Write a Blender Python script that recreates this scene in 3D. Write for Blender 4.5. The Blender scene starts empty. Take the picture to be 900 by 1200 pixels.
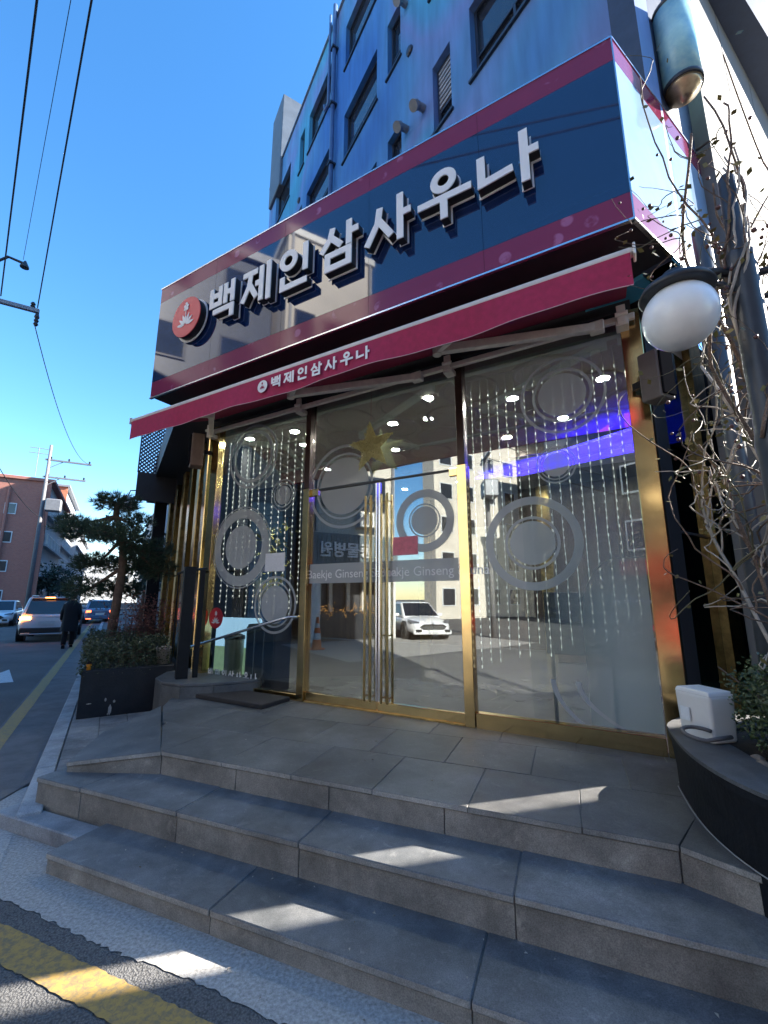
import bpy, bmesh, math, random
from mathutils import Vector, Matrix
R = math.radians
rnd = random.Random(7)
sc = bpy.context.scene
COL = sc.collection

# ------------------------------------------------------------------ camera, sky, sun, exposure
SUN_AZ, SUN_EL = 75.0, 31.5
cam_d = bpy.data.cameras.new('camera')
cam = bpy.data.objects.new('camera', cam_d)
COL.objects.link(cam)
cam.location = (0, 0, 1.65)
cam.rotation_euler = (R(90 + 11.094), 0, 0)
cam_d.sensor_fit = 'VERTICAL'
cam_d.sensor_height = 36.0
cam_d.lens = 36.0 * 510 / 1200
cam_d.clip_start = 0.05
cam_d.clip_end = 1000
sc.camera = cam
world = bpy.data.worlds.new('World')
sc.world = world
world.use_nodes = True
wn = world.node_tree.nodes
wl = world.node_tree.links
wn.clear()
sky = wn.new('ShaderNodeTexSky')
sky.sky_type = 'NISHITA'
sky.sun_disc = False
sky.sun_elevation = R(SUN_EL)
sky.sun_rotation = R(SUN_AZ)
sky.altitude = 50
sky.air_density = 1.0
sky.dust_density = 0.15
sky.ozone_density = 2.2
wbg = wn.new('ShaderNodeBackground')
wbg.inputs['Strength'].default_value = 0.092
wo = wn.new('ShaderNodeOutputWorld')
whs = wn.new('ShaderNodeHueSaturation')
whs.inputs['Saturation'].default_value = 1.28
wl.new(sky.outputs[0], whs.inputs['Color'])
wl.new(whs.outputs[0], wbg.inputs['Color'])
wl.new(wbg.outputs[0], wo.inputs['Surface'])
sun_d = bpy.data.lights.new('sun', 'SUN')
sun_d.energy = 5.0
sun_d.angle = R(0.5)
sun_d.color = (1.0, 0.93, 0.82)
sun = bpy.data.objects.new('sun', sun_d)
COL.objects.link(sun)
sdir = Vector((math.sin(R(SUN_AZ)) * math.cos(R(SUN_EL)), math.cos(R(SUN_AZ)) * math.cos(R(SUN_EL)), math.sin(R(SUN_EL))))
sun.rotation_euler = sdir.to_track_quat('Z', 'Y').to_euler()
sun.location = sdir * 60
sc.view_settings.view_transform = 'Standard'
sc.view_settings.look = 'None'
sc.view_settings.exposure = 2.3
sc.view_settings.gamma = 1.0
sc.cycles.max_bounces = 10
sc.cycles.transparent_max_bounces = 16
sc.cycles.glossy_bounces = 5
sc.cycles.caustics_reflective = False
sc.cycles.caustics_refractive = False
sc.cycles.sample_clamp_indirect = 6

# ------------------------------------------------------------------ frames of reference
def V(*a): return Vector(a)
def az(d): return Vector((math.sin(R(d)), math.cos(R(d)), 0))
EU = az(120); EN = az(210)                 # shop front: along it (to the right) and outwards
FO = V(-2.51, 6.30, 0)
def F(u, k, z): return FO + EU * u + EN * k + V(0, 0, z)
ES = az(-31.5); ER = az(58.5)              # street: along it and to the right
def S(s, a, z=0): return ER * s + ES * a + V(0, 0, z)
EP = az(112.5); EQ = az(202.5)             # steps: along the edge and outwards
def Q(p, q, z=0): return EP * p + EQ * q + V(0, 0, z)
E5 = az(55); N5 = az(145)                  # side lane wall: along it and outwards
TC = S(3.55, 1.38)
def L5(t, n, z): return TC + E5 * t + N5 * n + V(0, 0, z)
UP = V(0, 0, 1)
ZP = 0.47                                  # platform level

# ------------------------------------------------------------------ materials
MATS = {}
def mat(name, col, rough=0.6, metal=0.0, var=0.0, scale=8.0, bump=0.0, bscale=60.0, col2=None, emit=0.0, spec=0.5, coat=0.0, stretch=None, ecol=None):
    if name in MATS: return MATS[name]
    m = bpy.data.materials.new(name)
    m.use_nodes = True
    n = m.node_tree.nodes; l = m.node_tree.links
    b = n['Principled BSDF']
    c = (col[0], col[1], col[2], 1)
    b.inputs['Base Color'].default_value = c
    b.inputs['Roughness'].default_value = rough
    b.inputs['Metallic'].default_value = metal
    b.inputs['Specular IOR Level'].default_value = spec
    b.inputs['Coat Weight'].default_value = coat
    b.inputs['Coat Roughness'].default_value = 0.03
    tc = n.new('ShaderNodeTexCoord')
    src = tc.outputs['Object']
    if stretch:
        mp = n.new('ShaderNodeMapping'); mp.inputs['Scale'].default_value = stretch
        l.new(src, mp.inputs['Vector']); src = mp.outputs[0]
    if var > 0 or col2:
        nz = n.new('ShaderNodeTexNoise'); nz.inputs['Scale'].default_value = scale; nz.inputs['Detail'].default_value = 6
        nz.inputs['Roughness'].default_value = 0.65
        l.new(src, nz.inputs['Vector'])
        rp = n.new('ShaderNodeValToRGB')
        rp.color_ramp.elements[0].position = 0.32; rp.color_ramp.elements[1].position = 0.7
        if col2:
            rp.color_ramp.elements[0].color = c; rp.color_ramp.elements[1].color = (col2[0], col2[1], col2[2], 1)
        else:
            rp.color_ramp.elements[0].color = tuple(max(0, x * (1 - var)) for x in col) + (1,)
            rp.color_ramp.elements[1].color = tuple(min(1, x * (1 + var)) for x in col) + (1,)
        l.new(nz.outputs['Fac'], rp.inputs['Fac'])
        out = rp.outputs[0]
        if var > 0:                                        # every piece a little lighter or darker
            oi = n.new('ShaderNodeObjectInfo')
            mr = n.new('ShaderNodeMapRange'); mr.inputs['To Min'].default_value = 1 - var * 0.5; mr.inputs['To Max'].default_value = 1 + var * 0.5
            l.new(oi.outputs['Random'], mr.inputs['Value'])
            hs = n.new('ShaderNodeHueSaturation'); l.new(mr.outputs[0], hs.inputs['Value']); l.new(out, hs.inputs['Color'])
            out = hs.outputs[0]
        l.new(out, b.inputs['Base Color'])
        rr = n.new('ShaderNodeMapRange'); rr.inputs['To Min'].default_value = max(0.02, rough * 0.85); rr.inputs['To Max'].default_value = min(1, rough * 1.15)
        l.new(nz.outputs['Fac'], rr.inputs['Value']); l.new(rr.outputs[0], b.inputs['Roughness'])
    if bump > 0:
        nb = n.new('ShaderNodeTexNoise'); nb.inputs['Scale'].default_value = bscale; nb.inputs['Detail'].default_value = 4
        l.new(src, nb.inputs['Vector'])
        bp = n.new('ShaderNodeBump'); bp.inputs['Strength'].default_value = bump; bp.inputs['Distance'].default_value = 0.01
        l.new(nb.outputs['Fac'], bp.inputs['Height']); l.new(bp.outputs[0], b.inputs['Normal'])
    if emit > 0:
        e = ecol or col
        b.inputs['Emission Color'].default_value = (e[0], e[1], e[2], 1)
        b.inputs['Emission Strength'].default_value = emit
    MATS[name] = m
    return m

def glass_mat(name, tint, refl, rough=0.0):
    m = bpy.data.materials.new(name); m.use_nodes = True
    n = m.node_tree.nodes; l = m.node_tree.links; n.clear()
    o = n.new('ShaderNodeOutputMaterial')
    t = n.new('ShaderNodeBsdfTransparent'); t.inputs[0].default_value = (*tint, 1)
    g = n.new('ShaderNodeBsdfGlossy'); g.inputs['Roughness'].default_value = rough; g.inputs['Color'].default_value = (0.93, 0.96, 0.97, 1)
    tc = n.new('ShaderNodeTexCoord'); nz = n.new('ShaderNodeTexNoise'); nz.inputs['Scale'].default_value = 1.1; nz.inputs['Detail'].default_value = 1
    l.new(tc.outputs['Object'], nz.inputs['Vector'])
    bp = n.new('ShaderNodeBump'); bp.inputs['Strength'].default_value = 0.02; bp.inputs['Distance'].default_value = 0.05
    l.new(nz.outputs['Fac'], bp.inputs['Height']); l.new(bp.outputs[0], g.inputs['Normal'])
    lw = n.new('ShaderNodeLayerWeight'); lw.inputs['Blend'].default_value = 0.5
    fr = n.new('ShaderNodeMath'); fr.operation = 'POWER'; fr.inputs[1].default_value = 5.0; l.new(lw.outputs['Facing'], fr.inputs[0])
    mr = n.new('ShaderNodeMapRange'); mr.inputs['To Min'].default_value = refl; mr.inputs['To Max'].default_value = 1
    l.new(fr.outputs[0], mr.inputs['Value'])
    mx = n.new('ShaderNodeMixShader')
    l.new(mr.outputs[0], mx.inputs[0]); l.new(t.outputs[0], mx.inputs[1]); l.new(g.outputs[0], mx.inputs[2])
    l.new(mx.outputs[0], o.inputs['Surface'])
    MATS[name] = m
    return m

def film_mat(name, col, opacity):
    m = bpy.data.materials.new(name); m.use_nodes = True
    n = m.node_tree.nodes; l = m.node_tree.links; n.clear()
    o = n.new('ShaderNodeOutputMaterial')
    t = n.new('ShaderNodeBsdfTransparent'); t.inputs[0].default_value = (0.9, 0.93, 0.95, 1)
    d = n.new('ShaderNodeBsdfPrincipled'); d.inputs['Base Color'].default_value = (*col, 1); d.inputs['Roughness'].default_value = 0.45
    mx = n.new('ShaderNodeMixShader'); mx.inputs[0].default_value = opacity
    l.new(t.outputs[0], mx.inputs[1]); l.new(d.outputs[0], mx.inputs[2]); l.new(mx.outputs[0], o.inputs['Surface'])
    MATS[name] = m
    return m

def granite(name, c1, c2, rough, scale=3.0):
    """speckled stone with stains and a fine grain"""
    m = bpy.data.materials.new(name); m.use_nodes = True
    n = m.node_tree.nodes; l = m.node_tree.links; b = n['Principled BSDF']
    tc = n.new('ShaderNodeTexCoord'); geo = n.new('ShaderNodeNewGeometry')
    a = n.new('ShaderNodeTexNoise'); a.inputs['Scale'].default_value = scale; a.inputs['Detail'].default_value = 8; a.inputs['Roughness'].default_value = 0.7
    l.new(geo.outputs['Position'], a.inputs['Vector'])
    f = n.new('ShaderNodeTexNoise'); f.inputs['Scale'].default_value = 190; f.inputs['Detail'].default_value = 2
    l.new(geo.outputs['Position'], f.inputs['Vector'])
    r1 = n.new('ShaderNodeValToRGB'); r1.color_ramp.elements[0].position = 0.3; r1.color_ramp.elements[1].position = 0.72
    r1.color_ramp.elements[0].color = (*c1, 1); r1.color_ramp.elements[1].color = (*c2, 1)
    l.new(a.outputs['Fac'], r1.inputs['Fac'])
    mr = n.new('ShaderNodeMapRange'); mr.inputs['From Min'].default_value = 0.3; mr.inputs['From Max'].default_value = 0.7; mr.inputs['To Min'].default_value = 0.72; mr.inputs['To Max'].default_value = 1.28
    l.new(f.outputs['Fac'], mr.inputs['Value'])
    oi = n.new('ShaderNodeObjectInfo')
    m2 = n.new('ShaderNodeMapRange'); m2.inputs['To Min'].default_value = 0.86; m2.inputs['To Max'].default_value = 1.14
    l.new(oi.outputs['Random'], m2.inputs['Value'])
    mu = n.new('ShaderNodeMath'); mu.operation = 'MULTIPLY'; l.new(mr.outputs[0], mu.inputs[0]); l.new(m2.outputs[0], mu.inputs[1])
    hs = n.new('ShaderNodeHueSaturation'); l.new(r1.outputs[0], hs.inputs['Color']); l.new(mu.outputs[0], hs.inputs['Value'])
    sc_ = n.new('ShaderNodeTexNoise'); sc_.inputs['Scale'].default_value = 11; sc_.inputs['Detail'].default_value = 10; sc_.inputs['Roughness'].default_value = 0.78; sc_.inputs['Distortion'].default_value = 0.6
    l.new(geo.outputs['Position'], sc_.inputs['Vector'])
    r3 = n.new('ShaderNodeValToRGB'); r3.color_ramp.elements[0].position = 0.56; r3.color_ramp.elements[1].position = 0.74; r3.color_ramp.elements[1].color = (.55, .55, .55, 1)
    l.new(sc_.outputs['Fac'], r3.inputs['Fac'])
    dk_ = n.new('ShaderNodeTexNoise'); dk_.inputs['Scale'].default_value = 1.7; dk_.inputs['Detail'].default_value = 7; dk_.inputs['Roughness'].default_value = 0.7
    l.new(geo.outputs['Position'], dk_.inputs['Vector'])
    r4 = n.new('ShaderNodeValToRGB'); r4.color_ramp.elements[0].position = 0.36; r4.color_ramp.elements[1].position = 0.58; r4.color_ramp.elements[0].color = (.55, .55, .55, 1)
    l.new(dk_.outputs['Fac'], r4.inputs['Fac'])
    mxs = n.new('ShaderNodeMixRGB'); mxs.inputs[2].default_value = (c2[0] * 1.9, c2[1] * 1.85, c2[2] * 1.75, 1)
    l.new(r3.outputs[0], mxs.inputs[0]); l.new(hs.outputs[0], mxs.inputs[1])
    mxd = n.new('ShaderNodeMixRGB'); mxd.blend_type = 'MULTIPLY'; mxd.inputs[0].default_value = 1.0
    l.new(mxs.outputs[0], mxd.inputs[1]); l.new(r4.outputs[0], mxd.inputs[2])
    l.new(mxd.outputs[0], b.inputs['Base Color'])
    rr = n.new('ShaderNodeMapRange'); rr.inputs['To Min'].default_value = rough - 0.12; rr.inputs['To Max'].default_value = rough + 0.2
    l.new(a.outputs['Fac'], rr.inputs['Value']); l.new(rr.outputs[0], b.inputs['Roughness'])
    bp = n.new('ShaderNodeBump'); bp.inputs['Strength'].default_value = 0.25; bp.inputs['Distance'].default_value = 0.003
    l.new(f.outputs['Fac'], bp.inputs['Height']); l.new(bp.outputs[0], b.inputs['Normal'])
    MATS[name] = m
    return m

def brick_mat(name, c1, c2, mortar, scale=4.0):
    m = bpy.data.materials.new(name); m.use_nodes = True
    n = m.node_tree.nodes; l = m.node_tree.links; b = n['Principled BSDF']
    tc = n.new('ShaderNodeTexCoord'); mp = n.new('ShaderNodeMapping'); mp.inputs['Rotation'].default_value = (R(90), 0, 0)
    l.new(tc.outputs['Object'], mp.inputs['Vector'])
    t = n.new('ShaderNodeTexBrick'); t.inputs['Color1'].default_value = (*c1, 1); t.inputs['Color2'].default_value = (*c2, 1); t.inputs['Mortar'].default_value = (*mortar, 1)
    t.inputs['Scale'].default_value = scale
    l.new(mp.outputs[0], t.inputs['Vector']); l.new(t.outputs['Color'], b.inputs['Base Color'])
    b.inputs['Roughness'].default_value = 0.85
    MATS[name] = m
    return m

def asphalt_mat():
    m = bpy.data.materials.new('asphalt'); m.use_nodes = True
    n = m.node_tree.nodes; l = m.node_tree.links; b = n['Principled BSDF']
    geo = n.new('ShaderNodeNewGeometry')
    a = n.new('ShaderNodeTexNoise'); a.inputs['Scale'].default_value = 0.8; a.inputs['Detail'].default_value = 6
    f = n.new('ShaderNodeTexVoronoi'); f.inputs['Scale'].default_value = 110
    for q in (a, f): l.new(geo.outputs['Position'], q.inputs['Vector'])
    r = n.new('ShaderNodeValToRGB'); r.color_ramp.elements[0].position = 0.3; r.color_ramp.elements[1].position = 0.75
    r.color_ramp.elements[0].color = (0.085, 0.085, 0.087, 1); r.color_ramp.elements[1].color = (0.15, 0.147, 0.145, 1)
    l.new(a.outputs['Fac'], r.inputs['Fac'])
    mr = n.new('ShaderNodeMapRange'); mr.inputs['To Min'].default_value = 1.45; mr.inputs['To Max'].default_value = 0.45; mr.inputs['From Max'].default_value = 0.9
    l.new(f.outputs['Distance'], mr.inputs['Value'])
    hs = n.new('ShaderNodeHueSaturation'); l.new(r.outputs[0], hs.inputs['Color']); l.new(mr.outputs[0], hs.inputs['Value'])
    l.new(hs.outputs[0], b.inputs['Base Color'])
    b.inputs['Roughness'].default_value = 0.9
    bp = n.new('ShaderNodeBump'); bp.inputs['Strength'].default_value = 0.8; bp.inputs['Distance'].default_value = 0.006
    l.new(f.outputs['Distance'], bp.inputs['Height']); bp.invert = True; l.new(bp.outputs[0], b.inputs['Normal'])
    MATS['asphalt'] = m
    return m

def worn_paint(name, col, under, wear):
    m = bpy.data.materials.new(name); m.use_nodes = True
    n = m.node_tree.nodes; l = m.node_tree.links; b = n['Principled BSDF']
    geo = n.new('ShaderNodeNewGeometry')
    v = n.new('ShaderNodeTexVoronoi'); v.feature = 'DISTANCE_TO_EDGE'; v.inputs['Scale'].default_value = 12; v.inputs['Randomness'].default_value = 1.0
    a = n.new('ShaderNodeTexNoise'); a.inputs['Scale'].default_value = 26; a.inputs['Detail'].default_value = 8; a.inputs['Roughness'].default_value = 0.75
    for q in (v, a): l.new(geo.outputs['Position'], q.inputs['Vector'])
    r1 = n.new('ShaderNodeValToRGB'); r1.color_ramp.elements[0].position = 0.0; r1.color_ramp.elements[1].position = 0.014
    l.new(v.outputs['Distance'], r1.inputs['Fac'])
    wz = n.new('ShaderNodeTexNoise'); wz.inputs['Scale'].default_value = 7; wz.inputs['Detail'].default_value = 3
    l.new(geo.outputs['Position'], wz.inputs['Vector']); wm_ = n.new('ShaderNodeMixRGB'); wm_.inputs[0].default_value = 0.12
    l.new(geo.outputs['Position'], wm_.inputs[1]); l.new(wz.outputs['Color'], wm_.inputs[2]); l.new(wm_.outputs[0], v.inputs['Vector'])
    r2 = n.new('ShaderNodeValToRGB'); r2.color_ramp.elements[0].position = wear; r2.color_ramp.elements[1].position = wear + 0.16
    l.new(a.outputs['Fac'], r2.inputs['Fac'])
    mu = n.new('ShaderNodeMath'); mu.operation = 'MULTIPLY'; l.new(r1.outputs[0], mu.inputs[0]); l.new(r2.outputs[0], mu.inputs[1])
    mx = n.new('ShaderNodeMixRGB'); mx.inputs[1].default_value = (*under, 1); mx.inputs[2].default_value = (*col, 1)
    l.new(mu.outputs[0], mx.inputs[0]); l.new(mx.outputs[0], b.inputs['Base Color'])
    b.inputs['Roughness'].default_value = 0.8
    bp = n.new('ShaderNodeBump'); bp.inputs['Strength'].default_value = 0.5; bp.inputs['Distance'].default_value = 0.004
    l.new(a.outputs['Fac'], bp.inputs['Height']); l.new(bp.outputs[0], b.inputs['Normal'])
    MATS[name] = m
    return m

def mural_mat():
    """blue wall with sprayed violet and teal clouds of colour"""
    m = bpy.data.materials.new('mural_blue'); m.use_nodes = True
    n = m.node_tree.nodes; l = m.node_tree.links; b = n['Principled BSDF']
    geo = n.new('ShaderNodeNewGeometry')
    a = n.new('ShaderNodeTexNoise'); a.inputs['Scale'].default_value = 0.33; a.inputs['Detail'].default_value = 1.5
    l.new(geo.outputs['Position'], a.inputs['Vector'])
    r = n.new('ShaderNodeValToRGB'); cr = r.color_ramp
    cr.elements[0].position = 0.28; cr.elements[0].color = (0.035, 0.14, 0.40, 1)
    cr.elements[1].position = 0.74; cr.elements[1].color = (0.06, 0.29, 0.44, 1)
    for p, c in ((0.42, (0.075, 0.23, 0.45, 1)), (0.5, (0.14, 0.21, 0.44, 1)), (0.56, (0.07, 0.26, 0.45, 1)), (0.64, (0.055, 0.31, 0.47, 1))):
        e = cr.elements.new(p); e.color = c
    l.new(a.outputs['Fac'], r.inputs['Fac'])
    d = n.new('ShaderNodeTexNoise'); d.inputs['Scale'].default_value = 6; d.inputs['Detail'].default_value = 8
    mp = n.new('ShaderNodeMapping'); mp.inputs['Scale'].default_value = (1, 1, 0.15); l.new(geo.outputs['Position'], mp.inputs['Vector']); l.new(mp.outputs[0], d.inputs['Vector'])
    mr = n.new('ShaderNodeMapRange'); mr.inputs['From Min'].default_value = 0.3; mr.inputs['From Max'].default_value = 0.7; mr.inputs['To Min'].default_value = 0.8; mr.inputs['To Max'].default_value = 1.15
    l.new(d.outputs['Fac'], mr.inputs['Value'])
    hs = n.new('ShaderNodeHueSaturation'); l.new(r.outputs[0], hs.inputs['Color']); l.new(mr.outputs[0], hs.inputs['Value'])
    l.new(hs.outputs[0], b.inputs['Base Color']); b.inputs['Roughness'].default_value = 0.6
    MATS['mural_blue'] = m
    return m

def panel_band_mat():
    """magenta sign band with pale printed blossoms"""
    m = bpy.data.materials.new('sign_band'); m.use_nodes = True
    n = m.node_tree.nodes; l = m.node_tree.links; b = n['Principled BSDF']
    geo = n.new('ShaderNodeNewGeometry')
    v = n.new('ShaderNodeTexVoronoi'); v.inputs['Scale'].default_value = 4.5
    a = n.new('ShaderNodeTexNoise'); a.inputs['Scale'].default_value = 5; a.inputs['Detail'].default_value = 5
    for q in (v, a): l.new(geo.outputs['Position'], q.inputs['Vector'])
    r1 = n.new('ShaderNodeValToRGB'); r1.color_ramp.elements[0].position = 0.20; r1.color_ramp.elements[0].color = (1, 1, 1, 1); r1.color_ramp.elements[1].position = 0.26; r1.color_ramp.elements[1].color = (0, 0, 0, 1)
    l.new(v.outputs['Distance'], r1.inputs['Fac'])
    r2 = n.new('ShaderNodeValToRGB'); r2.color_ramp.elements[0].position = 0.5; r2.color_ramp.elements[1].position = 0.6
    l.new(a.outputs['Fac'], r2.inputs['Fac'])
    mu = n.new('ShaderNodeMath'); mu.operation = 'MULTIPLY'; l.new(r1.outputs[0], mu.inputs[0]); l.new(r2.outputs[0], mu.inputs[1])
    mu2 = n.new('ShaderNodeMath'); mu2.operation = 'MULTIPLY'; mu2.inputs[1].default_value = 0.45; l.new(mu.outputs[0], mu2.inputs[0])
    mx = n.new('ShaderNodeMixRGB'); mx.inputs[1].default_value = (0.21, 0.028, 0.075, 1); mx.inputs[2].default_value = (0.50, 0.22, 0.42, 1)
    l.new(mu2.outputs[0], mx.inputs[0]); l.new(mx.outputs[0], b.inputs['Base Color'])
    b.inputs['Roughness'].default_value = 0.10; b.inputs['Specular IOR Level'].default_value = 0.32
    MATS['sign_band'] = m
    return m

M_asph = asphalt_mat()
M_tread = granite('granite_tread', (0.098, 0.105, 0.113), (0.22, 0.222, 0.224), 0.55, 4)
M_grout = mat('grout', (0.17, 0.168, 0.16), 0.9, var=0.3)
M_edge = granite('granite_edge', (0.28, 0.265, 0.24), (0.40, 0.38, 0.35), 0.7, 7)
M_riser = granite('granite_riser', (0.19, 0.175, 0.155), (0.34, 0.31, 0.27), 0.7, 5)
M_tile = granite('granite_tile', (0.072, 0.072, 0.073), (0.155, 0.153, 0.15), 0.5, 4)
M_kerb = granite('granite_kerb', (0.30, 0.31, 0.33), (0.42, 0.43, 0.44), 0.75, 6)
M_paver = granite('concrete_paver', (0.20, 0.20, 0.205), (0.29, 0.285, 0.28), 0.85, 4)
M_conc = mat('rough_concrete', (0.36, 0.345, 0.325), 0.92, var=0.4, scale=60, bump=0.5, bscale=220)
M_yellow = worn_paint('road_yellow', (0.37, 0.235, 0.065), (0.18, 0.14, 0.08), 0.40)
M_yellow2 = worn_paint('road_yellow_old', (0.36, 0.25, 0.09), (0.17, 0.15, 0.12), 0.34)
M_whitep = worn_paint('road_white', (0.62, 0.62, 0.62), (0.2, 0.2, 0.2), 0.3)
M_gold = mat('polished_brass', (0.74, 0.53, 0.24), 0.16, 1.0, var=0.15, scale=5, bump=0.05, bscale=3)
M_goldbar = mat('satin_brass', (0.85, 0.60, 0.24), 0.38, 0.45, var=0.1)
M_goldold = mat('dull_brass', (0.38, 0.27, 0.11), 0.32, 1.0, var=0.45, scale=9)
M_copper = mat('dark_copper', (0.055, 0.030, 0.024), 0.35, 0.4, var=0.2)
M_steel = mat('brushed_steel', (0.62, 0.63, 0.65), 0.25, 1.0)
M_black = mat('black_paint', (0.009, 0.009, 0.011), 0.6, var=0.3, scale=12, spec=0.25)
M_blackw = mat('weathered_black', (0.008, 0.009, 0.012), 0.65, var=0.5, scale=5, bump=0.3, bscale=40, spec=0.25)
M_white = mat('white_paint', (0.72, 0.72, 0.70), 0.5, var=0.08)
M_grey = mat('grey_metal', (0.25, 0.26, 0.28), 0.45, 0.3, var=0.15)
M_dark = mat('dark_metal', (0.035, 0.038, 0.045), 0.42, 0.2, var=0.2)
M_mural = mural_mat()
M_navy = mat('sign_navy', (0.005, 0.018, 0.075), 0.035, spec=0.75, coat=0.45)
M_sidep = mat('sign_side_sky_sheen', (0.30, 0.43, 0.60), 0.08, spec=0.6, var=0.12, scale=1.5)  # sky reflection painted into the side panel's pale blue base
M_band = panel_band_mat()
M_letter = mat('letter_white', (0.80, 0.80, 0.80), 0.4)
M_red = mat('logo_red', (0.62, 0.035, 0.05), 0.35)
M_cloth = mat('maroon_canvas', (0.36, 0.022, 0.075), 0.85, var=0.16, scale=20, bump=0.2, bscale=400)
M_arm = mat('cream_aluminium', (0.74, 0.68, 0.60), 0.4, 0.15, var=0.12, scale=12)
M_soffit = mat('dark_soffit', (0.02, 0.02, 0.024), 0.55, var=0.25)
M_glass = glass_mat('shop_glass', (0.74, 0.79, 0.78), 0.16)
M_glass2 = glass_mat('green_glass', (0.05, 0.14, 0.13), 0.14)
M_winglass = mat('window_glass', (0.025, 0.03, 0.04), 0.04, spec=0.8, var=0.2, scale=1)
M_film = film_mat('frosted_film', (0.40, 0.42, 0.43), 0.76)
M_filmw = film_mat('white_film', (0.8, 0.8, 0.8), 0.9)
M_frost = film_mat('frosted_pane', (0.33, 0.41, 0.40), 0.62)

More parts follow.
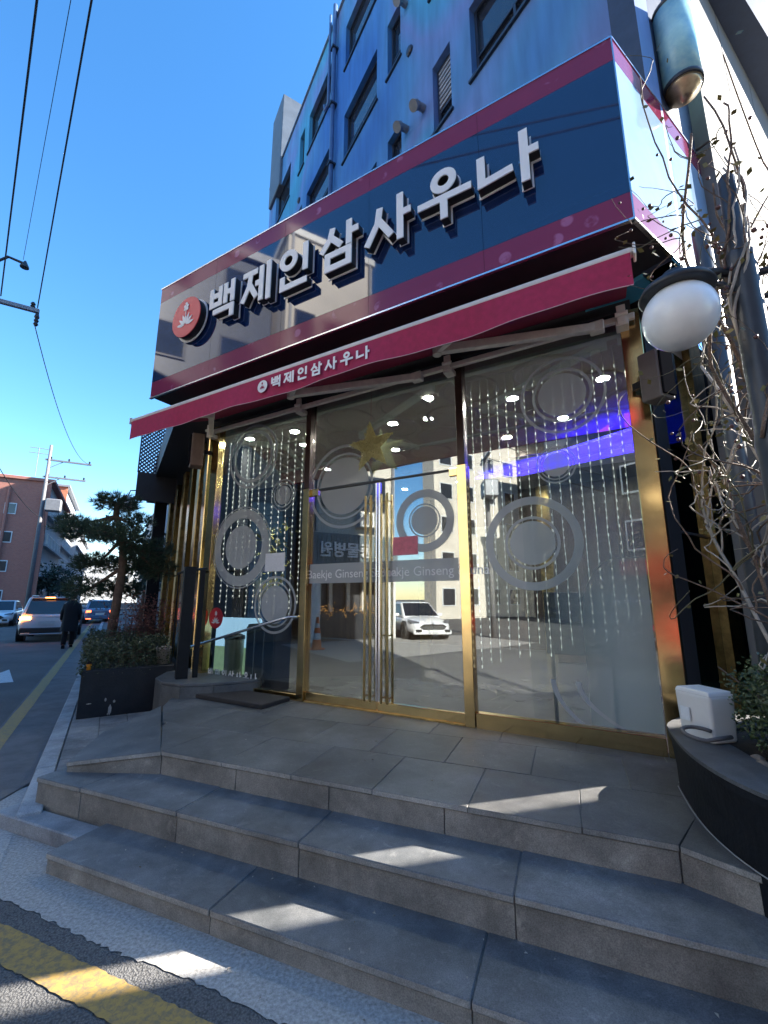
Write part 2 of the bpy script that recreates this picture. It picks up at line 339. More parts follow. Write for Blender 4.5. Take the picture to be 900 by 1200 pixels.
# ------------------------------------------------------------------ mesh building
class MB:
    def __init__(s): s.v = []; s.f = []
    def add(s, vs, fs):
        o = len(s.v); s.v += [Vector(x) for x in vs]; s.f += [tuple(i + o for i in f) for f in fs]; return s
    def hexa(s, b, t):          # bottom 4 and top 4 corners, counter-clockwise seen from above
        return s.add(list(b) + list(t), [(3, 2, 1, 0), (4, 5, 6, 7), (0, 1, 5, 4), (1, 2, 6, 5), (2, 3, 7, 6), (3, 0, 4, 7)])
    def box(s, o, ex, ey, ez):  # corner + three edge vectors
        o = Vector(o); ex = Vector(ex); ey = Vector(ey); ez = Vector(ez)
        if ex.cross(ey).dot(ez) < 0: ex, ey = ey, ex
        b = [o, o + ex, o + ex + ey, o + ey]
        return s.hexa(b, [q + ez for q in b])
    def cbox(s, c, x, y, z):    # centred axis box
        return s.box(V(c[0] - x / 2, c[1] - y / 2, c[2] - z / 2), V(x, 0, 0), V(0, y, 0), V(0, 0, z))
    def prism(s, poly, ext):    # planar polygon extruded by a vector
        ext = Vector(ext); n = len(poly); poly = [Vector(p) for p in poly]
        nn = Vector((0, 0, 0))
        for i in range(n): nn += poly[i].cross(poly[(i + 1) % n])
        if nn.dot(ext) < 0: poly = poly[::-1]
        vs = poly + [p + ext for p in poly]
        return s.add(vs, [tuple(range(n))[::-1], tuple(range(n, 2 * n))] + [(i, (i + 1) % n, (i + 1) % n + n, i + n) for i in range(n)])
    def cyl(s, a, b, r0, r1=None, n=12, cap=True):
        a = Vector(a); b = Vector(b); r1 = r0 if r1 is None else r1
        d = (b - a).normalized(); x = d.orthogonal().normalized(); y = d.cross(x)
        vs = []
        for p, r in ((a, r0), (b, r1)):
            for i in range(n):
                t = 2 * math.pi * i / n; vs.append(p + (x * math.cos(t) + y * math.sin(t)) * r)
        fs = [(i, (i + 1) % n, n + (i + 1) % n, n + i) for i in range(n)]
        if cap: fs += [tuple(range(n))[::-1], tuple(range(n, 2 * n))]
        return s.add(vs, fs)
    def tube(s, pts, r, n=6):
        pts = [Vector(p) for p in pts]; vs = []; fs = []; N = len(pts)
        x = None
        for i, p in enumerate(pts):
            d = (pts[min(i + 1, N - 1)] - pts[max(i - 1, 0)])
            d = d.normalized() if d.length > 1e-9 else V(0, 0, 1)
            if x is None: x = d.orthogonal().normalized()
            else:
                x = x - d * x.dot(d); x = x.normalized() if x.length > 1e-6 else d.orthogonal().normalized()
            y = d.cross(x); rr = r[i] if isinstance(r, (list, tuple)) else r
            for k in range(n):
                t = 2 * math.pi * k / n; vs.append(p + (x * math.cos(t) + y * math.sin(t)) * rr)
        for i in range(N - 1):
            for k in range(n): fs.append((i * n + k, i * n + (k + 1) % n, (i + 1) * n + (k + 1) % n, (i + 1) * n + k))
        fs += [tuple(range(n))[::-1], tuple(range((N - 1) * n, N * n))]
        return s.add(vs, fs)
    def lathe(s, c, prof, n=20, axis=None, up=None):
        c = Vector(c); ax = Vector(axis or (0, 0, 1)).normalized(); x = ax.orthogonal().normalized(); y = ax.cross(x)
        vs = []; fs = []; m = len(prof)
        for r, h in prof:
            for i in range(n):
                t = 2 * math.pi * i / n; vs.append(c + ax * h + (x * math.cos(t) + y * math.sin(t)) * max(r, 1e-4))
        for j in range(m - 1):
            for i in range(n): fs.append((j * n + i, j * n + (i + 1) % n, (j + 1) * n + (i + 1) % n, (j + 1) * n + i))
        fs += [tuple(range(n))[::-1], tuple(range((m - 1) * n, m * n))]
        return s.add(vs, fs)
    def ring(s, c, ex, ey, r0, r1, d=0.001, n=48):   # flat annulus r0..r1 in plane ex,ey
        c = Vector(c); nz = ex.cross(ey) * d; vs = []; fs = []
        for i in range(n):
            t = 2 * math.pi * i / n; w = ex * math.cos(t) + ey * math.sin(t)
            vs += [c + w * r0, c + w * r1]
        for i in range(n):
            j = (i + 1) % n; fs.append((2 * i, 2 * i + 1, 2 * j + 1, 2 * j))
        return s.add(vs, fs)
    def disc(s, c, ex, ey, r, n=48):
        c = Vector(c); return s.add([c + (ex * math.cos(2 * math.pi * i / n) + ey * math.sin(2 * math.pi * i / n)) * r for i in range(n)], [tuple(range(n))])
    def quad(s, *p): return s.add(p, [(0, 1, 2, 3)])
    def build(s, name, m, parent=None, smooth=False, bevel=0, root=None, seg=1, local=False):
        me = bpy.data.meshes.new(name)
        off = V(0, 0, 0)
        vs = s.v
        if parent is not None and not local:
            r = parent
            while r.parent is not None: r = r.parent
            inv = r.matrix_basis.inverted(); vs = [inv @ v for v in vs]
        elif parent is None and not local:
            zs = [v.z for v in vs]; c = sum(vs, V(0, 0, 0)) / len(vs); off = V(c.x, c.y, min(zs)); vs = [v - off for v in vs]
        me.from_pydata([tuple(v) for v in vs], [], s.f)
        if bevel > 0:
            bm = bmesh.new(); bm.from_mesh(me)
            bmesh.ops.remove_doubles(bm, verts=bm.verts, dist=1e-5)
            ed = [e for e in bm.edges if len(e.link_faces) == 2 and e.calc_face_angle(0) > 0.5]
            bmesh.ops.bevel(bm, geom=ed, offset=bevel, segments=seg, profile=0.5, affect='EDGES', clamp_overlap=True)
            bm.to_mesh(me); bm.free()
        if smooth:
            for p in me.polygons: p.use_smooth = True
        me.materials.append(m)
        o = bpy.data.objects.new(name, me); COL.objects.link(o)
        if parent is not None: o.parent = parent
        else: o.location = off
        return o

def two_tone(o, m2):
    o.data.materials.append(m2)
    for p in o.data.polygons:
        if abs(p.normal.z) < 0.35: p.material_index = 1
    return o
def tag(o, label, cat, group=None, kind=None):
    if label: o['label'] = label
    if cat: o['category'] = cat
    if group: o['group'] = group
    if kind: o['kind'] = kind
    return o
def thing(name, label, cat, loc=(0, 0, 0), rz=0.0, group=None):
    o = bpy.data.objects.new(name, None); COL.objects.link(o)
    o.empty_display_size = 0.1
    o.location = loc; o.rotation_euler = (0, 0, rz)
    o.matrix_basis = Matrix.Translation(Vector(loc)) @ Matrix.Rotation(rz, 4, 'Z')
    return tag(o, label, cat, group)
def struct(o): o['kind'] = 'structure'; return o
def share(name, src, parent, mw):
    """another piece that uses src's mesh; mw is given in the root's own space"""
    o = bpy.data.objects.new(name, src.data); COL.objects.link(o); o.parent = parent; o.matrix_basis = mw
    return o
def copy_tree(o, parent=None):
    c = o.copy(); COL.objects.link(c); c.parent = parent
    for ch in list(o.children): copy_tree(ch, c)
    return c
def clip(poly, a, b):          # keep what lies left of a->b (2D, convex)
    out = []; n = len(poly)
    def side(p): return (b.x - a.x) * (p.y - a.y) - (b.y - a.y) * (p.x - a.x)
    for i in range(n):
        p, q = poly[i], poly[(i + 1) % n]; sp, sq = side(p), side(q)
        if sp >= 0: out.append(p)
        if sp * sq < 0:
            t = sp / (sp - sq); out.append(p + (q - p) * t)
    return out
def clip_convex(poly, cl):
    ar = sum(cl[i].x * cl[(i + 1) % len(cl)].y - cl[(i + 1) % len(cl)].x * cl[i].y for i in range(len(cl)))
    cl = cl if ar > 0 else cl[::-1]
    for i in range(len(cl)):
        poly = clip(poly, cl[i], cl[(i + 1) % len(cl)])
        if len(poly) < 3: return []
    return poly
def area2(p): return abs(sum(p[i].x * p[(i + 1) % len(p)].y - p[(i + 1) % len(p)].x * p[i].y for i in range(len(p)))) / 2
def shrink(poly, d):
    c = sum(poly, V(0, 0, 0)) / len(poly); out = []
    for p in poly:
        w = p - c; out.append(p - w.normalized() * min(d * 1.4, w.length * 0.4))
    return out
def text_obj(txt, size, m, name, parent, origin, ex, ey, extr=0.001, bold=0.0, align='LEFT'):
    """flat lettering set out from origin along ex, upright along ey"""
    cu = bpy.data.curves.new('t', 'FONT'); cu.body = txt; cu.size = size; cu.extrude = extr; cu.offset = bold; cu.align_x = align; cu.resolution_u = 3
    o = bpy.data.objects.new('t', cu); COL.objects.link(o)
    dg = bpy.context.evaluated_depsgraph_get(); dg.update()
    me = bpy.data.meshes.new_from_object(o.evaluated_get(dg)); bpy.data.objects.remove(o)
    ez = ex.cross(ey)
    mb = MB(); mb.v = [Vector(origin) + ex * v.co.x + ey * v.co.y + ez * v.co.z for v in me.vertices]; mb.f = [tuple(p.vertices) for p in me.polygons]
    bpy.data.meshes.remove(me)
    return mb.build(name, m, parent)

# ================================================================== THE GROUND
g = MB()
g.add([V(-300, -300, 0), V(300, -300, 0), V(300, 300, 0), V(-300, 300, 0)], [(0, 1, 2, 3)])
road = struct(g.build('road', M_asph))
def sheet(name, poly, z, m, par=None):
    mb = MB(); mb.add([V(p.x, p.y, z) for p in poly], [tuple(range(len(poly)))])
    ar = sum(poly[i].x * poly[(i + 1) % len(poly)].y - poly[(i + 1) % len(poly)].x * poly[i].y for i in range(len(poly)))
    if ar < 0: mb.f = [f[::-1] for f in mb.f]
    return mb.build(name, m, par)
# rough concrete strip at the foot of the steps, with a ragged edge against the asphalt
gm_ = MB(); p = -5.0; row = []
while p < 3.0:
    row.append((Q(p, -1.76 + .008 * math.sin(p * 5) + rnd.uniform(-0.011, 0.011), .004), Q(p, -2.42, .004))); p += rnd.uniform(0.012, 0.04)
for (a0, b0), (a1, b1) in zip(row[:-1], row[1:]): gm_.quad(a0, a1, b1, b0)
struct(gm_.build('gutter', M_conc))
struct(sheet('gutter', [S(-1.7, 4.0), S(-.43, 3.6), S(-0.43, 5.3), S(-0.8, 5.0), S(-1.7, 4.7)], 0.008, M_conc))
# near yellow edge line, far yellow line, far arrow
def strip(name, pts, m, z):
    mb = MB()
    for a, b in zip(pts[:-1], pts[1:]):
        mb.add([V(a[0].x, a[0].y, z), V(b[0].x, b[0].y, z), V(b[1].x, b[1].y, z), V(a[1].x, a[1].y, z)], [(3, 2, 1, 0)])
    return struct(mb.build(name, m))
def rag(): return rnd.uniform(-0.005, 0.005)
pts = []
p = -4.2
while p < 4.0:
    pts.append((Q(p, -1.655 + rag()), Q(p, -1.50 + rag()))); p += 0.03
strip('yellow_line', pts, M_yellow, 0.005)
pts = []
a = 4.6
while a < 60:
    pts.append((S(-0.87 + rag(), a), S(-1.03 + rag(), a))); a += 0.35 if a < 16 else 2
strip('yellow_line', [(q, w) for (w, q) in pts], M_yellow2, 0.026)
ar = [S(-1.45, 12.6), S(-1.42, 13.2), S(-1.75, 12.2), S(-1.62, 12.2), S(-2.3, 9.6), S(-2.55, 9.6), S(-2.2, 12.2), S(-2.1, 12.2)]
ar = [S(-1.95, 9.2), S(-1.8, 9.2), S(-1.8, 11.6), S(-1.5, 11.6), S(-1.87, 13.6), S(-2.25, 11.6), S(-1.95, 11.6)]
struct(sheet('direction_arrow', ar, 0.005, M_whitep))
# asphalt overlay strip between kerb and yellow line (a thin upper layer with a rounded end)
mb = MB()
ov = [S(-0.44, 5.35), S(-0.5, 5.25), S(-0.62, 5.02), S(-0.8, 4.85), S(-1.06, 4.75), S(-1.06, 60), S(-0.44, 60)]
mb.prism([V(q.x, q.y, 0.0) for q in ov], V(0, 0, 0.022)); struct(mb.build('pavement_overlay', mat('old_asphalt', (0.12, 0.12, 0.125), 0.9, var=0.3, scale=3, bump=0.8, bscale=120)))

# footpath: bed, kerb stones one by one, pavers one by one
foot = MB(); foot.prism([S(-0.28, 4.5), S(-0.28, 60), S(3.2, 60), S(3.2, 12), S(1.3, 9.0), S(1.2, 4.5)], V(0, 0, 0.105))
pavement = struct(foot.build('pavement', mat('joint_sand', (0.13, 0.125, 0.12), 0.95, var=0.3)))
kb = MB(); kb.box(V(-0.075, 0, 0), V(0.15, 0, 0), V(0, 0.994, 0), V(0, 0, 0.13))
k0 = kb.build('kerb_stone', M_kerb, pavement, bevel=0.008, local=True)
inv = pavement.matrix_basis.inverted()
rotS = Matrix.Rotation(R(31.5), 4, 'Z')
for i in range(34):
    mw = inv @ Matrix.Translation(S(-0.36 + rnd.uniform(-.004, .004), 4.33 + i, -0.005 + rnd.uniform(-.003, .003))) @ rotS
    if i == 0: k0.matrix_basis = mw
    else: share('kerb_stone', k0, pavement, mw)
kc = MB(); kc.box(Q(-4.02, -2.20, 0), EP * 0.95, -EQ * 0.16, V(0, 0, 0.10)); kc.build('kerb_stone', M_kerb, pavement, bevel=0.008)
pv = MB(); pv.box(V(0, 0, 0), V(0.294, 0, 0), V(0, 0.294, 0), V(0, 0, 0.04))
pv0 = pv.build('paver', M_paver, pavement, bevel=0.004, local=True); first = True
for i in range(46):
    for j in range(5):
        if i > 9 and j > 1: continue
        mw = inv @ Matrix.Translation(S(-0.275 + j * 0.3, 4.6 + i * 0.3, 0.083 + rnd.uniform(-.002, .002))) @ rotS
        if first: pv0.matrix_basis = mw; first = False
        else: share('paver', pv0, pavement, mw)

# ================================================================== STEPS AND PLATFORM
steps = thing('entrance_steps', 'wide dark granite steps rising to the glass entrance doors', 'steps', Q(-1, -2.2, 0))
def slab_row(qf, qb, z0, z1, joints, over=0.012, tread_t=0.034):
    core = MB(); core.box(Q(joints[0] + 0.012, qf - 0.024, 0.0), EP * (joints[-1] - joints[0] - 0.024), -EQ * (qf - qb + 0.1), V(0, 0, z1 - 0.009))
    core.build('step_core', M_grout, steps)
    for a, b in zip(joints[:-1], joints[1:]):
        dz = rnd.uniform(-.003, .003)
        t = MB(); t.box(Q(a + .003, qf + rnd.uniform(-.003, .003), z1 - tread_t + dz), EP * (b - a - .006), -EQ * (qf - qb), V(0, 0, tread_t)); two_tone(t.build('tread_slab', M_tread, steps, bevel=0.005), M_edge)
        r = MB(); r.box(Q(a + .0025, qf - over + rnd.uniform(-.002, .002), z0), EP * (b - a - .005), -EQ * 0.02, V(0, 0, z1 - tread_t - z0 - 0.003)); r.build('riser_slab', M_riser, steps, bevel=0.002)
slab_row(-1.99, -2.40, 0.0, 0.118, [-3.06, -1.77, -0.46, 0.86, 2.2])
slab_row(-2.36, -2.78, 0.10, 0.302, [-3.85, -3.35, -2.42, -1.5, -0.33, 0.93, 2.3])
e = MB(); e.box(Q(-3.845, -2.372, 0.0), -EQ * 0.42, EP * 0.02, V(0, 0, 0.264)); e.build('riser_slab', M_riser, steps)
e = MB(); e.box(Q(-3.055, -2.002, 0.0), -EQ * 0.36, EP * 0.02, V(0, 0, 0.08)); e.build('riser_slab', M_riser, steps)
for a, b in ((-3.85, -3.35), (-3.35, -2.42), (-2.42, -1.5)):
    r = MB(); r.box(Q(a + .0025, -2.374, 0.0), EP * (b - a - .005), -EQ * 0.018, V(0, 0, 0.102)); r.build('riser_slab', M_riser, steps)
# platform
A_ = Q(-3.74, -2.50); B_ = Q(-3.02, -2.745); C_ = Q(0.41, -2.745); D_ = Q(0.74, -2.60)
E_ = F(5.75, 0.05, 0); L_ = F(-0.3, 0.0, 0); G_ = V(-2.45, 5.15, 0)
main = [B_, C_, E_, L_, G_]
core = MB(); core.prism([V(p.x, p.y, 0.0) for p in [Q(-3.0, -2.775), Q(0.40, -2.775), E_ - EN * 0.2, L_ - EN * 0.2, G_ + ER * 0.03]], V(0, 0, ZP - 0.006)); core.build('platform_core', M_grout, steps)
lw = MB(); lw.hexa([A_ - EQ * 0.03, B_ - EQ * 0.03, G_, V(-2.62, 4.45, 0)], [V(*(A_ - EQ * 0.03).xy, .34), V(*(B_ - EQ * 0.03).xy, ZP - .036), V(*G_.xy, ZP - .05), V(-2.62, 4.45, .36)]); lw.build('ramp_core', M_riser, steps)
rw = MB(); rw.prism([C_ - EQ * 0.03 - EP * .01, D_ - EQ * 0.03, V(2.19, 2.2, 0), V(2.69, 3.2, 0), E_], V(0, 0, ZP - 0.036)); rw.build('platform_core', M_riser, steps)
px0, jx = -3.02, [-3.02, -2.2, -1.45, -0.72, 0.0, 0.41]
rows = [0.0, 0.62, 1.24, 1.86, 2.48, 3.1, 3.72, 4.34]
for ri in range(len(rows) - 1):
    for ci in range(-5, 11):
        w = 0.60; x0 = -3.02 + ci * w + (0.0 if ri % 2 == 0 else 0.3)
        cell = [Q(x0, -2.745 - rows[ri]), Q(x0 + w, -2.745 - rows[ri]), Q(x0 + w, -2.745 - rows[ri + 1]), Q(x0, -2.745 - rows[ri + 1])]
        pc = clip_convex(cell, main)
        if len(pc) >= 3 and area2(pc) > 0.012:
            pc = shrink(pc, 0.0025); dz = rnd.uniform(-.0015, .0015)
            t = MB(); t.prism([V(p.x, p.y, ZP - 0.03 + dz) for p in pc], V(0, 0, 0.03)); two_tone(t.build('platform_tile', M_tile, steps, bevel=0.002), M_edge)
def wing(pts, name):
    mb = MB(); n = len(pts)
    mb.add([p - V(0, 0, 0.032) for p in pts] + pts, [tuple(range(n))[::-1], tuple(range(n, 2 * n))] + [(i, (i + 1) % n, (i + 1) % n + n, i + n) for i in range(n)])
    two_tone(mb.build(name, M_tile, steps, bevel=0.003), M_edge)
def at(p, z): return V(p.x, p.y, z)
wing([at(A_, .375), at(B_ - EP * .002, ZP + .001), at(G_ - ER * .02, ZP + .001), V(-2.66, 4.45, .40)], 'ramp_slab')
wing([at(C_ + EP * .004, ZP), at(D_, ZP - .01), V(2.2, 2.2, ZP), V(2.7, 3.2, ZP), at(E_ - EN * .1, ZP)], 'wing_slab')
cop = [(B_, C_, -3.02, 0.41, -2.745)]
js = [-3.02, -2.29, -1.53, -0.76, 0.41]
for a, b in zip(js[:-1], js[1:]):
    r = MB(); r.box(Q(a + .003, -2.756, 0.29), EP * (b - a - .006), -EQ * 0.018, V(0, 0, ZP - 0.034 - 0.29)); r.build('riser_slab', M_riser, steps, bevel=0.002)
for a, b, za, zb in ((A_, B_, .375, ZP), (C_, D_, ZP, ZP - .01)):
    d = (b - a).normalized(); nn = V(-d.y, d.x, 0)
    if nn.dot(EQ) > 0: nn = -nn
    i0 = a + nn * 0.012; i1 = b + nn * 0.012
    r = MB(); r.hexa([at(i0, .285), at(i1, .285), at(i1 + nn * .02, .285), at(i0 + nn * .02, .285)], [at(i0, za - .034), at(i1, zb - .034), at(i1 + nn * .02, zb - .034), at(i0 + nn * .02, za - .034)]); r.build('riser_slab', M_riser, steps)

# ================================================================== THE BUILDING
bld = thing('sauna_building', 'tall blue mural-painted building above the glass entrance and its big sign', 'building', S(5, 6, 0))
ROOF = 16.72
wins = []   # (a0, a1, z0, z1, kind) on the street wall plane s = 3.55
SILL = {1: (5.95, 7.2), 2: (8.72, 10.02), 3: (11.52, 12.86), 4: (14.28, 15.62)}
for fl in (2, 3, 4):
    z0, z1 = SILL[fl]
    wins += [(2.05, 3.44, z0, z1, 'wide'), (3.87, 4.30, z0, z1, 'louver'), (5.20, 5.66, z0, z1, 'narrow'), (6.07, 7.60, z0, z1, 'wide'), (8.43, 10.0, z0, z1, 'wide'), (10.35, 10.75, z0, z1, 'narrow'), (11.6, 13.1, z0, z1, 'wide')]
# wall pieces around the window openings
A0, A1 = 1.38, 13.75
def wall_strip(a0, a1, z0, z1):
    mb = MB(); mb.box(S(3.55, a0, z0), ER * 0.25, ES * (a1 - a0), V(0, 0, z1 - z0)); return mb
cuts = sorted(set([A0, A1] + [w[0] for w in wins] + [w[1] for w in wins]))
wm = MB()
levels = [4.3] + [z for fl in (2, 3, 4) for z in SILL[fl]] + [ROOF]
for a0, a1 in zip(cuts[:-1], cuts[1:]):
    mid = (a0 + a1) / 2
    op = any(w[0] < mid < w[1] for w in wins)
    if not op: wm.box(S(3.55, a0, 4.3), ER * 0.25, ES * (a1 - a0), V(0, 0, ROOF - 4.3))
    else:
        zz = [4.3, SILL[2][0], SILL[2][1], SILL[3][0], SILL[3][1], SILL[4][0], SILL[4][1], ROOF]
        for i in range(0, 8, 2): wm.box(S(3.55, a0, zz[i]), ER * 0.25, ES * (a1 - a0), V(0, 0, zz[i + 1] - zz[i]))
wall = wm.build('wall', M_mural, bld)
M_frame = mat('dark_window_frame', (0.02, 0.025, 0.04), 0.4, var=0.2)
M_blind = mat('window_blind', (0.30, 0.31, 0.33), 0.7, var=0.25, scale=3)
for a0, a1, z0, z1, kd in wins:
    fr = MB(); t = 0.05
    def bar(x0, x1, y0, y1, d0=0.10, d1=0.06): fr.box(S(3.55 + d0, x0, y0), ER * d1, ES * (x1 - x0), V(0, 0, y1 - y0))
    bar(a0, a0 + t, z0, z1); bar(a1 - t, a1, z0, z1); bar(a0 + t, a1 - t, z0, z0 + t); bar(a0 + t, a1 - t, z1 - t, z1)
    bar(a0 + t, a1 - t, z0 + 0.42, z0 + 0.46)
    if kd == 'wide': bar((a0 + a1) / 2 - .02, (a0 + a1) / 2 + .02, z0 + t, z0 + .42)
    w = fr.build('window', M_frame, bld)
    gl = MB(); gl.box(S(3.55 + .135, a0 + t, z0 + t), ER * 0.012, ES * (a1 - a0 - 2 * t), V(0, 0, z1 - z0 - 2 * t)); gl.build('pane', M_winglass, w)
    if kd == 'louver':
        for i in range(8):
            sl = MB(); sl.box(S(3.55 + .09, a0 + t, z0 + .5 + i * .095), ER * 0.04, ES * (a1 - a0 - 2 * t), V(0, 0, .05)); sl.build('slat', M_blind, w)
    si = MB(); si.box(S(3.55 - .04, a0 - .04, z0 - .05), ER * 0.14, ES * (a1 - a0 + .08), V(0, 0, .045)); si.build('sill', M_frame, w)
# body behind the wall, roof, parapet cap
bd = MB(); bd.prism([S(3.8, A0 + .45, 0), S(3.8, A1, 0), S(12, A1, 0), S(12, 6.5, 0)], V(0, 0, 0.02)); 
core = MB(); core.prism([S(4.2, 3.0, 4.31), S(4.2, A1 - .02, 4.31), S(12, A1 - .02, 4.31), S(12, 6.0, 4.31)], V(0, 0, ROOF - 4.33)); core.build('body', mat('building_body', (0.10, 0.14, 0.25), 0.8, var=0.15), bld)
fe = MB(); fe.box(S(3.55, A1, 0.0), ER * 8.4, ES * 0.2, V(0, 0, ROOF)); fe.build('wall', M_mural, bld)
cp = MB(); cp.box(S(3.50, A0 - .05, ROOF), ER * 0.35, ES * (A1 - A0 + .3), V(0, 0, 0.06)); cp.build('parapet_cap', M_grey, bld)
rb = MB(); rb.box(S(3.45, 12.55, 15.6), ER * 1.1, ES * 1.2, V(0, 0, 3.9)); rb.build('roof_box', mat('grey_cladding', (0.09, 0.115, 0.15), 0.6, var=0.2, scale=2), bld, bevel=.02)
# rain pipe with brackets, vent pipes
pp = MB(); pp.cyl(S(3.46, 8.1, 5.0), S(3.46, 8.1, 17.0), 0.055); pi = pp.build('rain_pipe', mat('pipe_blue', (0.07, 0.12, 0.24), 0.45, var=0.2), bld, smooth=True)
for z in (6.5, 8.3, 10.1, 11.9, 13.7, 15.5):
    q = MB(); q.box(S(3.38, 8.02, z), ER * 0.18, ES * 0.16, V(0, 0, 0.05)); q.build('bracket', M_frame, pi)
pp = MB(); pp.tube([S(3.42, 8.55, 14.2), S(3.42, 8.5, 14.0), S(3.44, 8.35, 14.0), S(3.44, 8.35, 14.3), S(3.44, 8.35, 17.0)], 0.035, 8); pp.build('conduit', MATS['pipe_blue'], bld, smooth=True)
for a, z in ((4.54, 9.51), (5.02, 9.62), (5.0, 12.45), (5.0, 15.2), (8.0, 9.4)):
    v = MB(); v.cyl(S(3.6, a, z), S(3.38, a, z - .03), 0.06); v.cyl(S(3.4, a, z - .03), S(3.33, a, z - .10), 0.075, 0.085); v.build('vent_pipe', M_grey, bld, smooth=False)
for a, z in ((4.9, 11.2), (4.95, 13.2), (10.6, 13.2)):
    v = MB(); v.lathe(S(3.55, a, z), [(0.085, 0), (0.085, .03), (0.06, .05), (0.0, .05)], 14, axis=-ER); v.build('vent_cap', M_frame, bld)
# side lane wall: dark strip, pale panel wall, overhanging upper floors
sw = MB(); sw.box(L5(0.0, 0.0, 4.3), E5 * 1.06, -N5 * 0.22, V(0, 0, ROOF - 4.3)); sw.build('side_wall', mat('navy_wall', (0.035, 0.05, 0.09), 0.5, var=0.2), bld)
M_pale = mat('pale_render', (0.13, 0.128, 0.126), 0.8, var=0.12, scale=2, bump=0.15, bscale=30)
for i, (t0, t1) in enumerate(((1.06, 2.25), (2.27, 3.45), (3.47, 4.7))):
    for z0, z1 in ((0.5, 3.2), (3.22, 6.1), (6.12, 8.98)):
        w = MB(); w.box(L5(t0, 0.12, z0), E5 * (t1 - t0), -N5 * 0.32, V(0, 0, z1 - z0)); w.build('wall_panel', M_pale, bld, bevel=.006)
oh = MB(); oh.prism([L5(1.06, -.2, 9.0), L5(1.06, .30, 9.0), L5(6.2, .62, 9.0), L5(6.2, -.2, 9.0)], V(0, 0, 7.0)); oh.build('upper_overhang', mat('overhang_dark', (0.028, 0.045, 0.085), 0.5, var=0.2), bld)

# hanging cylinder sign on the side wall
lant = thing('cylinder_sign', 'teal and blue rounded cylinder sign hung high on the dark side wall', 'sign', L5(0.62, .30, 6.2))
M_lant = mat('lantern_print', (0.14, 0.38, 0.55), 0.25, col2=(0.50, 0.74, 0.66), scale=2.6)
l = MB(); l.lathe(L5(0.47, .13, 6.27), [(0.155, 0), (0.155, .90)], 28); l.build('sleeve', M_lant, lant, smooth=True)
for z in (6.27, 7.17):
    l = MB(); l.lathe(L5(0.47, .13, z - .02), [(0.157, 0), (0.165, .008), (0.165, .035), (0.157, .042)], 28); l.build('rim', M_dark, lant, smooth=True)
l = MB(); l.lathe(L5(0.47, .13, 6.14), [(0.02, 0), (0.06, .008), (0.065, .025), (0.095, .035), (0.10, .06), (0.13, .07), (0.135, .095), (0.15, .11)], 28); l.build('base_cap', mat('bronze', (0.33, 0.24, 0.15), 0.35, 0.7, var=0.3), lant, smooth=True)
for z in (6.5, 6.95):
    l = MB(); l.box(L5(0.44, 0.0, z), E5 * .06, N5 * .12, V(0, 0, .05)); l.build('bracket', M_dark, lant)

# ------------------------------------------------------------------ big signboard
sign = thing('signboard', 'long navy sign box with magenta bands and raised white Korean lettering', 'sign', F(2.7, 0.5, 4.33))
Z0, Z1, BH = 4.33, 6.0, 0.22
U0, U1 = -0.22, 5.55
SC = F(U1, 1.0, 0)                          # front right corner
SD = 1.85
bx = MB(); bx.prism([F(U0, -0.05, Z0 + .012), F(U0, .985, Z0 + .012), F(U1 - .01, .985, Z0 + .012), SC + E5 * SD - N5 * .015 + V(0, 0, Z0 + .012), SC + E5 * SD - N5 * 1.0 + V(0, 0, Z0 + .012), F(U1, -0.05, Z0 + .012)], V(0, 0, Z1 - Z0 - .02)); bx.build('box', M_soffit, sign)
def sign_face(o, d, ln, nn, cols):
    n = len(cols)
    for i, (f0, f1) in enumerate(cols):
        a = o + d * (ln * f0 + .0015); w = ln * (f1 - f0) - .003
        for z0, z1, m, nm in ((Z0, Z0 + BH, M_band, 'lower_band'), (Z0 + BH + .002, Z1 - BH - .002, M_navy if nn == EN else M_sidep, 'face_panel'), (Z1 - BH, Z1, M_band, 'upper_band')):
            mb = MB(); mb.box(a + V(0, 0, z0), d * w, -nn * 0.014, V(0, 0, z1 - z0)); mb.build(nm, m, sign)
sign_face(F(U0, 1.0, 0), EU, U1 - U0, EN, [(0, .205), (.205, .41), (.41, .61), (.61, .81), (.81, 1)])
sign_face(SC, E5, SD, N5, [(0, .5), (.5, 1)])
for z, t in ((Z0 - .016, .016), (Z1, .018)):
    tr = MB(); tr.box(F(U0 - .01, 1.006, z), EU * (U1 - U0 + .01), -EN * .03, V(0, 0, t)); tr.build('edge_trim', M_steel, sign)
    tr = MB(); tr.box(SC + V(0, 0, z) + N5 * .006 + E5 * .004, E5 * SD, -N5 * .03, V(0, 0, t)); tr.build('edge_trim', M_steel, sign)
tr = MB(); tr.box(F(U1 - .004, 1.004, Z0 - .01), EU * .01, -EN * .012, V(0, 0, Z1 - Z0 + .02)); tr.build('edge_trim', M_steel, sign)

